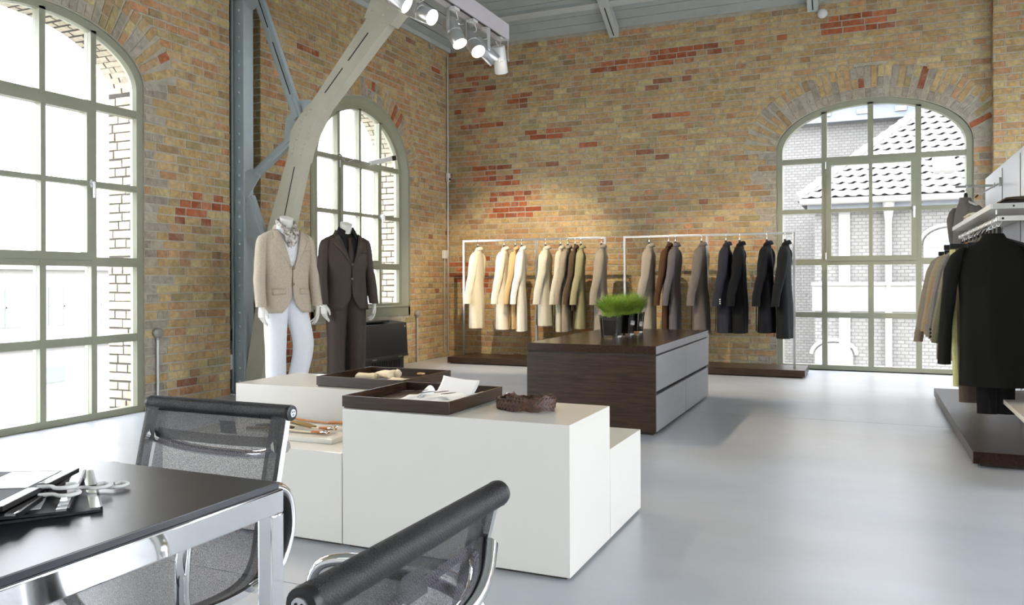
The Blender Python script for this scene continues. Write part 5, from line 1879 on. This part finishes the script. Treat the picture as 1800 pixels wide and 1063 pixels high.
# grey jacket on the rod
fabric('jacket_grey', '#7d776f')
hz = 1.908 - .115
hanger('chrome hook hanger on the steel rod', (6.435, -2.56, hz), 0.4, 1.908 + .010 - hz - .017, 'hangers at the shelf wall', 'shelf_white')
t = thing('jacket', 'grey jacket hanging alone on the steel rod', 'jacket', (6.435, -2.56, hz), 0.4, 'jackets at the shelf wall')
coat_parts(t, 'jacket_grey', L=.74, sl=.60, seed=31, pitch=.05, swid=.74, slope=1.5, collar=False)

# clothes on the shelf
def fold_stack(name, lab, cat, x0, x1, y0, y1, z, cols):
    t = thing(name, lab, cat, ((x0 + x1) / 2, (y0 + y1) / 2, z))
    for k, c in enumerate(cols):
        MT['fold_' + c] = MT.get('fold_' + c) or mat('fold_cloth_' + c[1:], c, .9, var=.1, vscale=40, bump=.2, bscale=300)
        def fn(b):
            rings = []
            n = 12
            for i in range(n + 1):
                u = i / n
                zz = z + k * .022
                hh = .010 * (1 + .25 * noi(u * 4, k, 1))
                rings.append([Vector((x0 + (x1 - x0) * .5 + (x1 - x0) * .5 * cs * (1 - .05 * k), y0 + (y1 - y0) * u, zz + hh + hh * sn)) for cs, sn in [(cos(q) if abs(cos(q)) < .8 else (1 if cos(q) > 0 else -1), sin(q)) for q in [2 * pi * j / 14 for j in range(14)]]])
            b.loft(rings)
        part('fold', 'fold_' + c, t, fn, smooth=50)
    return t


fold_stack('folded_knitwear', 'black and brown folded knitwear at the near shelf end', 'knitwear', 6.40, 6.63, -4.98, -4.62, 1.553, ['#2c2a28', '#4a3f30'])
fold_stack('folded_knitwear', 'brown folded pullover farther right on the shelf', 'knitwear', 6.50, 6.64, -4.58, -4.30, 1.553, ['#6b5a44', '#74624b', '#6b5a44'])
fold_stack('folded_scarf', 'cream folded scarf on the shelf edge', 'scarf', 6.335, 6.42, -3.75, -3.40, 1.553, ['#e5dcc6', '#efe8d6'])

# garments on the rail, near to far
GAR = [(-4.96, '#141511', 'black green linen jacket nearest on the rail', .90, 51, dict(flare=.75, thin=.9)),
       (-4.80, '#5d5b47', 'dark olive jacket right behind the black green one', .88, 52, dict(thin=.6)),
       (-4.62, '#7d7863', 'olive grey jacket with dark cuff buttons', .84, 53, dict(thin=.6, cuff_buttons='black_plastic')),
       (-4.44, '#57575a', 'charcoal grey checked jacket on the rail', .80, 54, dict(thin=.5)),
       (-4.20, '#7b756c', 'mid grey jacket in the middle of the rail', .82, 55, dict(thin=.6)),
       (-3.95, '#8a8272', 'stone grey jacket beside the orange shirt', .82, 56, dict(thin=.6)),
       (-3.78, '#c4662c', 'narrow orange shirt between grey jackets', .74, 57, dict(thin=.35, swid=.92, lapel=False)),
       (-3.55, '#a39274', 'sand jacket behind the orange shirt', .82, 58, dict(thin=.6)),
       (-3.25, '#8d8678', 'pale grey jacket next to the beige trench coat', .84, 59, dict(thin=.6)),
       (-2.95, '#948772', 'beige trench coat farthest along the rail', .92, 60, dict(thin=.8, flare=.8))]
for k, (y, col, lab, L, seed, opt) in enumerate(GAR):
    m = fabric('rail_cloth_%02d' % k, col, .14)
    z = 1.462 - .105
    rz = -pi / 2 + pi + rc.uniform(-.04, .04)
    short = lab.split(' nearest')[0].split(' right behind')[0].split(' with')[0].split(' on the')[0].split(' in the')[0].split(' beside')[0].split(' between')[0].split(' behind')[0].split(' next')[0].split(' farthest')[0]
    hanger('chrome hook hanger inside the ' + short + ' on the rail', (6.372, y, z), rz, 1.462 + .0125 - z - .017, 'hangers at the shelf wall')
    t = thing('jacket', lab, 'jacket', (6.365 - .02 * (k == 0), y, z), rz, 'jackets at the shelf wall')
    coat_parts(t, m, L=L, sl=.66 + .12 * (k in (0, 9)), seed=seed, pitch=.02, slope=1.55, collar=False, out=.05 if k == 0 else .16, **opt)
# trousers on clamp hangers between the jackets
TRO = [(-4.88, '#1d1b1c', 'black trousers under the nearest jacket', 1.02, -.02), (-4.70, '#5f5346', 'brown trousers under the olive jacket', .98, -.10), (-4.53, '#c9c98f', 'lime green trousers low on the rail', .90, -.12),
       (-3.40, '#6e6557', 'grey brown trousers by the trench coat', .80, -.03), (-3.10, '#8b7f6b', 'sand trousers beside the trench coat', .80, -.05)]
for k, (y, col, lab, L, dx) in enumerate(TRO):
    m = fabric('trouser_cloth_%02d' % k, col, .1)
    x = 6.385 + dx
    t = thing('hanging_trousers', lab, 'trousers', (x, y, 1.33), 0, 'trousers on clamp hangers')
    def tr_(b):
        for s, o_ in ((-1, 0), (1, .012)):
            rings = []
            for i in range(10):
                f = i / 9
                w = .085 - .012 * f; th = .016 + .006 * sin(f * 5 + k)
                cx_ = x + s * .055 * (1 - .15 * f); cy_ = y + o_ + .006 * sin(f * 6 + s)
                rings.append([Vector((cx_ + w * cos(q) * .75, cy_ + th * sin(q) * (1 + .3 * sin(3 * q + k)), 1.30 - L * f)) for q in [2 * pi * j / 16 for j in range(16)]])
            b.loft(rings)
    part('legs', m, t, tr_, smooth=60)
    h = thing('clamp_hanger', 'black clamp hanger holding the ' + lab.split(' under')[0].split(' low')[0].split(' by')[0].split(' beside')[0], 'hanger', (x, y, 1.33), 0, 'clamp hangers on the rail')
    part('clamp_bar', 'black_plastic', h, lambda b: b.box(x - .15, x + .12, y - .011, y + .023, 1.295, 1.33, .003))
    part('hook', 'chrome', h, lambda b: b.tube(smooth_path([(6.375, y + .004, 1.33), (6.375, y + .004, 1.43), (6.358, y + .004, 1.455), (6.372, y + .004, 1.479), (6.394, y + .004, 1.468)], 4), .003, 8))
# ------------------------------------------------------------------ yard seen through the windows
gd = boxpart('ground', 'ext_ground', None, -60, 40, -30, 60, -4.6, -4.5, smooth=0)
tag(gd, 'pale paved yard outside below the windows', 'ground', kind='structure')

GY, GZ = 9.0, 2.93                     # facing wall and gutter height of the near house
yb = thing('yard_house', 'pale brick house with hipped tile roof outside the far window', 'building', (9, 11.3, -4.5))
HX0 = 4.30
b_ = MB().box(HX0 + .25, 15, GY + .25, 13.4, -4.5, GZ - .02)
b_.build('walls', 'ext_brick', yb, smooth=0)
boxpart('eaves_board', 'ext_band', yb, HX0 + .10, 15, GY + .06, GY + .26, GZ - .28, GZ - .05, smooth=0)
part('gutter', 'ext_white', yb, lambda b: b.tube([(HX0 - .05, GY - .12, GZ - .06), (15, GY - .12, GZ - .06)], .075, 10))
part('downpipe', 'ext_white', yb, lambda b: b.tube([(6.08, GY - .02, GZ - .1), (6.08, GY + .12, GZ - .55), (6.08, GY + .14, -4.4)], [.13, .07, .07], 10))
boxpart('ledge', 'ext_white', yb, HX0 + .2, 15, GY + .10, GY + .26, .40, .98, smooth=0)
boxpart('ledge_cap', 'ext_white', yb, HX0 + .18, 15, GY + .04, GY + .26, .98, 1.05, smooth=0)
SL = .86
PITCH_A = math.atan(SL)
cosA, sinA = cos(PITCH_A), sin(PITCH_A)
rp = lambda x, s, n: Vector((x, GY - .15 + s * cosA - n * sinA, GZ + s * sinA + n * cosA))
part('roof_underlay', 'ext_under', yb, lambda b: b.add([rp(HX0 - .1, 0, -.06), rp(15, 0, -.06), rp(15, 5.6, -.06), rp(HX0 - .1 + 5.6 * cosA, 5.6, -.06)], [(0, 1, 2, 3)]).
     add([rp(HX0 - .1, 0, -.06), rp(HX0 - .1 + 5.6 * cosA, 5.6, -.06), Vector((HX0 - .1, GY + 4.4, GZ))], [(0, 1, 2)]), smooth=0)
# pantiles, one object each
TW, TH = .25, .26
tm = MB()
prof_ = [(-.5, .0), (-.36, .028), (-.2, .045), (-.04, .03), (.1, .008), (.3, .0), (.5, .004)]
rings = []
for (v_, lift) in ((0, .040), (1.05, .0)):
    rings.append([Vector((u * TW * 1.02, v_ * TH, n_ + lift)) for u, n_ in prof_] + [Vector((u * TW * 1.02, v_ * TH, n_ + lift - .016)) for u, n_ in reversed(prof_)])
tm.loft(rings)
tile_me = None
cnt = 0
for r in range(18):
    s0 = r * TH
    x = HX0 + s0 * cosA + .12 * (r % 1)
    while x < 8.6:
        P0 = rp(x, s0, 0.0)
        px_, py_, d_ = project(P0)
        if px_ < 1730 and py_ > 150:
            if tile_me is None:
                o0 = tm.build('roof_tile', 'ext_tile', None, smooth=40)
                tile_me = o0.data
                o_ = o0
            else:
                o_ = bpy.data.objects.new('roof_tile', tile_me)
                COL.objects.link(o_)
            o_.parent = yb
            o_.matrix_parent_inverse = PM[yb.name].inverted()
            o_.matrix_basis = Matrix.Translation(P0) @ Matrix.Rotation(PITCH_A, 4, 'X')
            cnt += 1
        x += TW
part('hip_cap', 'ext_tile', yb, lambda b: b.tube([rp(HX0 - .1, 0, .04), rp(HX0 - .1 + 5.4 * cosA, 5.4, .04)], .09, 10))
sk = part('roof_window', 'ext_white', yb, lambda b: b.prism([(6.98, .72), (7.42, .72), (7.42, 1.22), (6.98, 1.22)], lambda a, c, d: rp(a, c, d), .0, .12), smooth=0)
part('roof_window_pane', 'ext_white', sk, lambda b: b.prism([(7.02, .78), (7.38, .78), (7.38, 1.16), (7.02, 1.16)], lambda a, c, d: rp(a, c, d), .12, .13), smooth=0)


def arch_window(x, z0, w, h, par):
    pl = [(x - w / 2, z0), (x + w / 2, z0)] + [(x + w / 2 * cos(a), z0 + h - w * .32 + w * .32 * sin(a)) for a in [pi * k / 12 for k in range(13)]]
    fr = part('window_frame', 'ext_white', par, lambda b: b.prism(pl, lambda a, c, d: Vector((a, d, c)), GY + .17, GY + .26), smooth=0)
    n = 3
    for i in range(n):
        for j in range(3):
            u0 = x - w / 2 + .07 + i * (w - .14) / n; u1 = u0 + (w - .14) / n - .05
            c0 = z0 + .08 + j * (h - .2) / 3; c1 = c0 + (h - .2) / 3 - .06
            if j == 2 and i != 1: c1 -= .10
            part('pane', 'ext_glass', fr, lambda b: b.box(u0, u1, GY + .155, GY + .172, c0, c1), smooth=0)
    part('window_arch', 'ext_white', par, lambda b: b.tube([Vector((x + (w / 2 + .07) * cos(a), GY + .24, z0 + h - w * .32 + (w * .32 + .07) * sin(a))) for a in [pi * k / 14 for k in range(15)]], .05, 6))


arch_window(7.30, 1.10, 1.05, 1.12, yb)
arch_window(4.95, -1.75, .80, 1.42, yb)
boxpart('wall_stripe', 'ext_white', yb, 5.06, 5.30, GY + .20, GY + .26, -4.5, GZ - .3, smooth=0)

fb = thing('tall_yard_house', 'taller pale brick house with dark eaves band behind the tiled roof', 'building', (6, 16, -4.5))
FY = 14.0
boxpart('walls', 'ext_brick', fb, -6, 9.5, FY, 22, -4.5, 5.55, smooth=0)
boxpart('eaves_band', 'ext_band', fb, -6.2, 9.6, FY - .35, FY, 5.50, 5.95, smooth=0)
for k in range(9):
    x = 1.6 + k * .95
    boxpart('eaves_block', 'ext_white', fb, x, x + .28, FY - .40, FY - .34, 5.66, 5.78, smooth=0)
part('gutter', 'ext_white', fb, lambda b: b.tube([(-6, FY - .45, 6.02), (9.6, FY - .45, 6.02)], .09, 10))
rq = lambda x, s, n: Vector((x, FY - .4 + s * cosA - n * sinA, 6.05 + s * sinA + n * cosA))
part('roof_underlay', 'ext_under', fb, lambda b: b.add([rq(-6, 0, -.05), rq(9.8, 0, -.05), rq(9.8, 4, -.05), rq(-6, 4, -.05)], [(0, 1, 2, 3)]), smooth=0)
for r in range(5):
    x = 2.8
    while x < 8.2:
        P0 = rq(x, r * TH, 0.0)
        o_ = bpy.data.objects.new('roof_tile', tile_me)
        COL.objects.link(o_)
        o_.parent = fb
        o_.matrix_parent_inverse = PM[fb.name].inverted()
        o_.matrix_basis = Matrix.Translation(P0) @ Matrix.Rotation(PITCH_A, 4, 'X')
        x += TW

# far side of the yard, through the left windows
lb = thing('far_shed', 'pale low building across the yard outside the left window', 'building', (-26, 6, -4.5))
boxpart('walls', 'ext_white', lb, -30, -24, -1.5, 18, -4.5, 1.6, smooth=0)
boxpart('roof_slab', 'ext_white', lb, -30.3, -23.7, -1.8, 18.3, 1.6, 1.85, smooth=0)
for k in range(7):
    y = -0.6 + k * 2.4
    f_ = boxpart('window', 'ext_glass', lb, -24.03, -23.97, y, y + 1.3, -.6, .9, smooth=0)
    boxpart('glazing_bar', 'ext_white', f_, -23.98, -23.94, y + .62, y + .68, -.6, .9, smooth=0)
    boxpart('glazing_bar', 'ext_white', f_, -23.98, -23.94, y, y + 1.3, .12, .18, smooth=0)
lw_ = thing('yard_wall', 'long pale parapet wall in the yard outside the left window', 'wall', (-14, 2, -4.5))
boxpart('wall_body', 'ext_white', lw_, -14.2, -13.8, -10, 16, -4.5, -.6, smooth=0)
boxpart('coping', 'ext_band', lw_, -14.3, -13.7, -10, 16, -.6, -.48, smooth=0)
for k in range(5):
    boxpart('opening', 'ext_glass', lw_, -13.81, -13.77, -3 + k * 2.2, -2.3 + k * 2.2, -1.5, -1.1, smooth=0)
tr_ = thing('yard_tree', 'pale green tree across the yard outside the left window', 'tree', (-20, -1.5, -4.5))
part('trunk', 'ext_band', tr_, lambda b: b.tube([(-20, -1.5, -4.5), (-20.1, -1.4, -1)], [.25, .15], 8))
rt = random.Random(9)
def crown(b):
    for i in range(900):
        d = Vector((rt.gauss(0, 1), rt.gauss(0, 1), rt.gauss(0, .8)))
        d = d.normalized() * (rt.random() ** .4) * 2.3
        c = Vector((-20, -1.5, .2)) + d
        a = Vector((rt.uniform(-1, 1), rt.uniform(-1, 1), rt.uniform(-1, 1))).normalized() * .2
        e = a.cross(Vector((0, .3, 1))).normalized() * .13
        b.add([c - a, c + e, c + a, c - e], [(0, 1, 2, 3)])
part('crown', 'leaf', tr_, crown, smooth=0, kind='stuff')
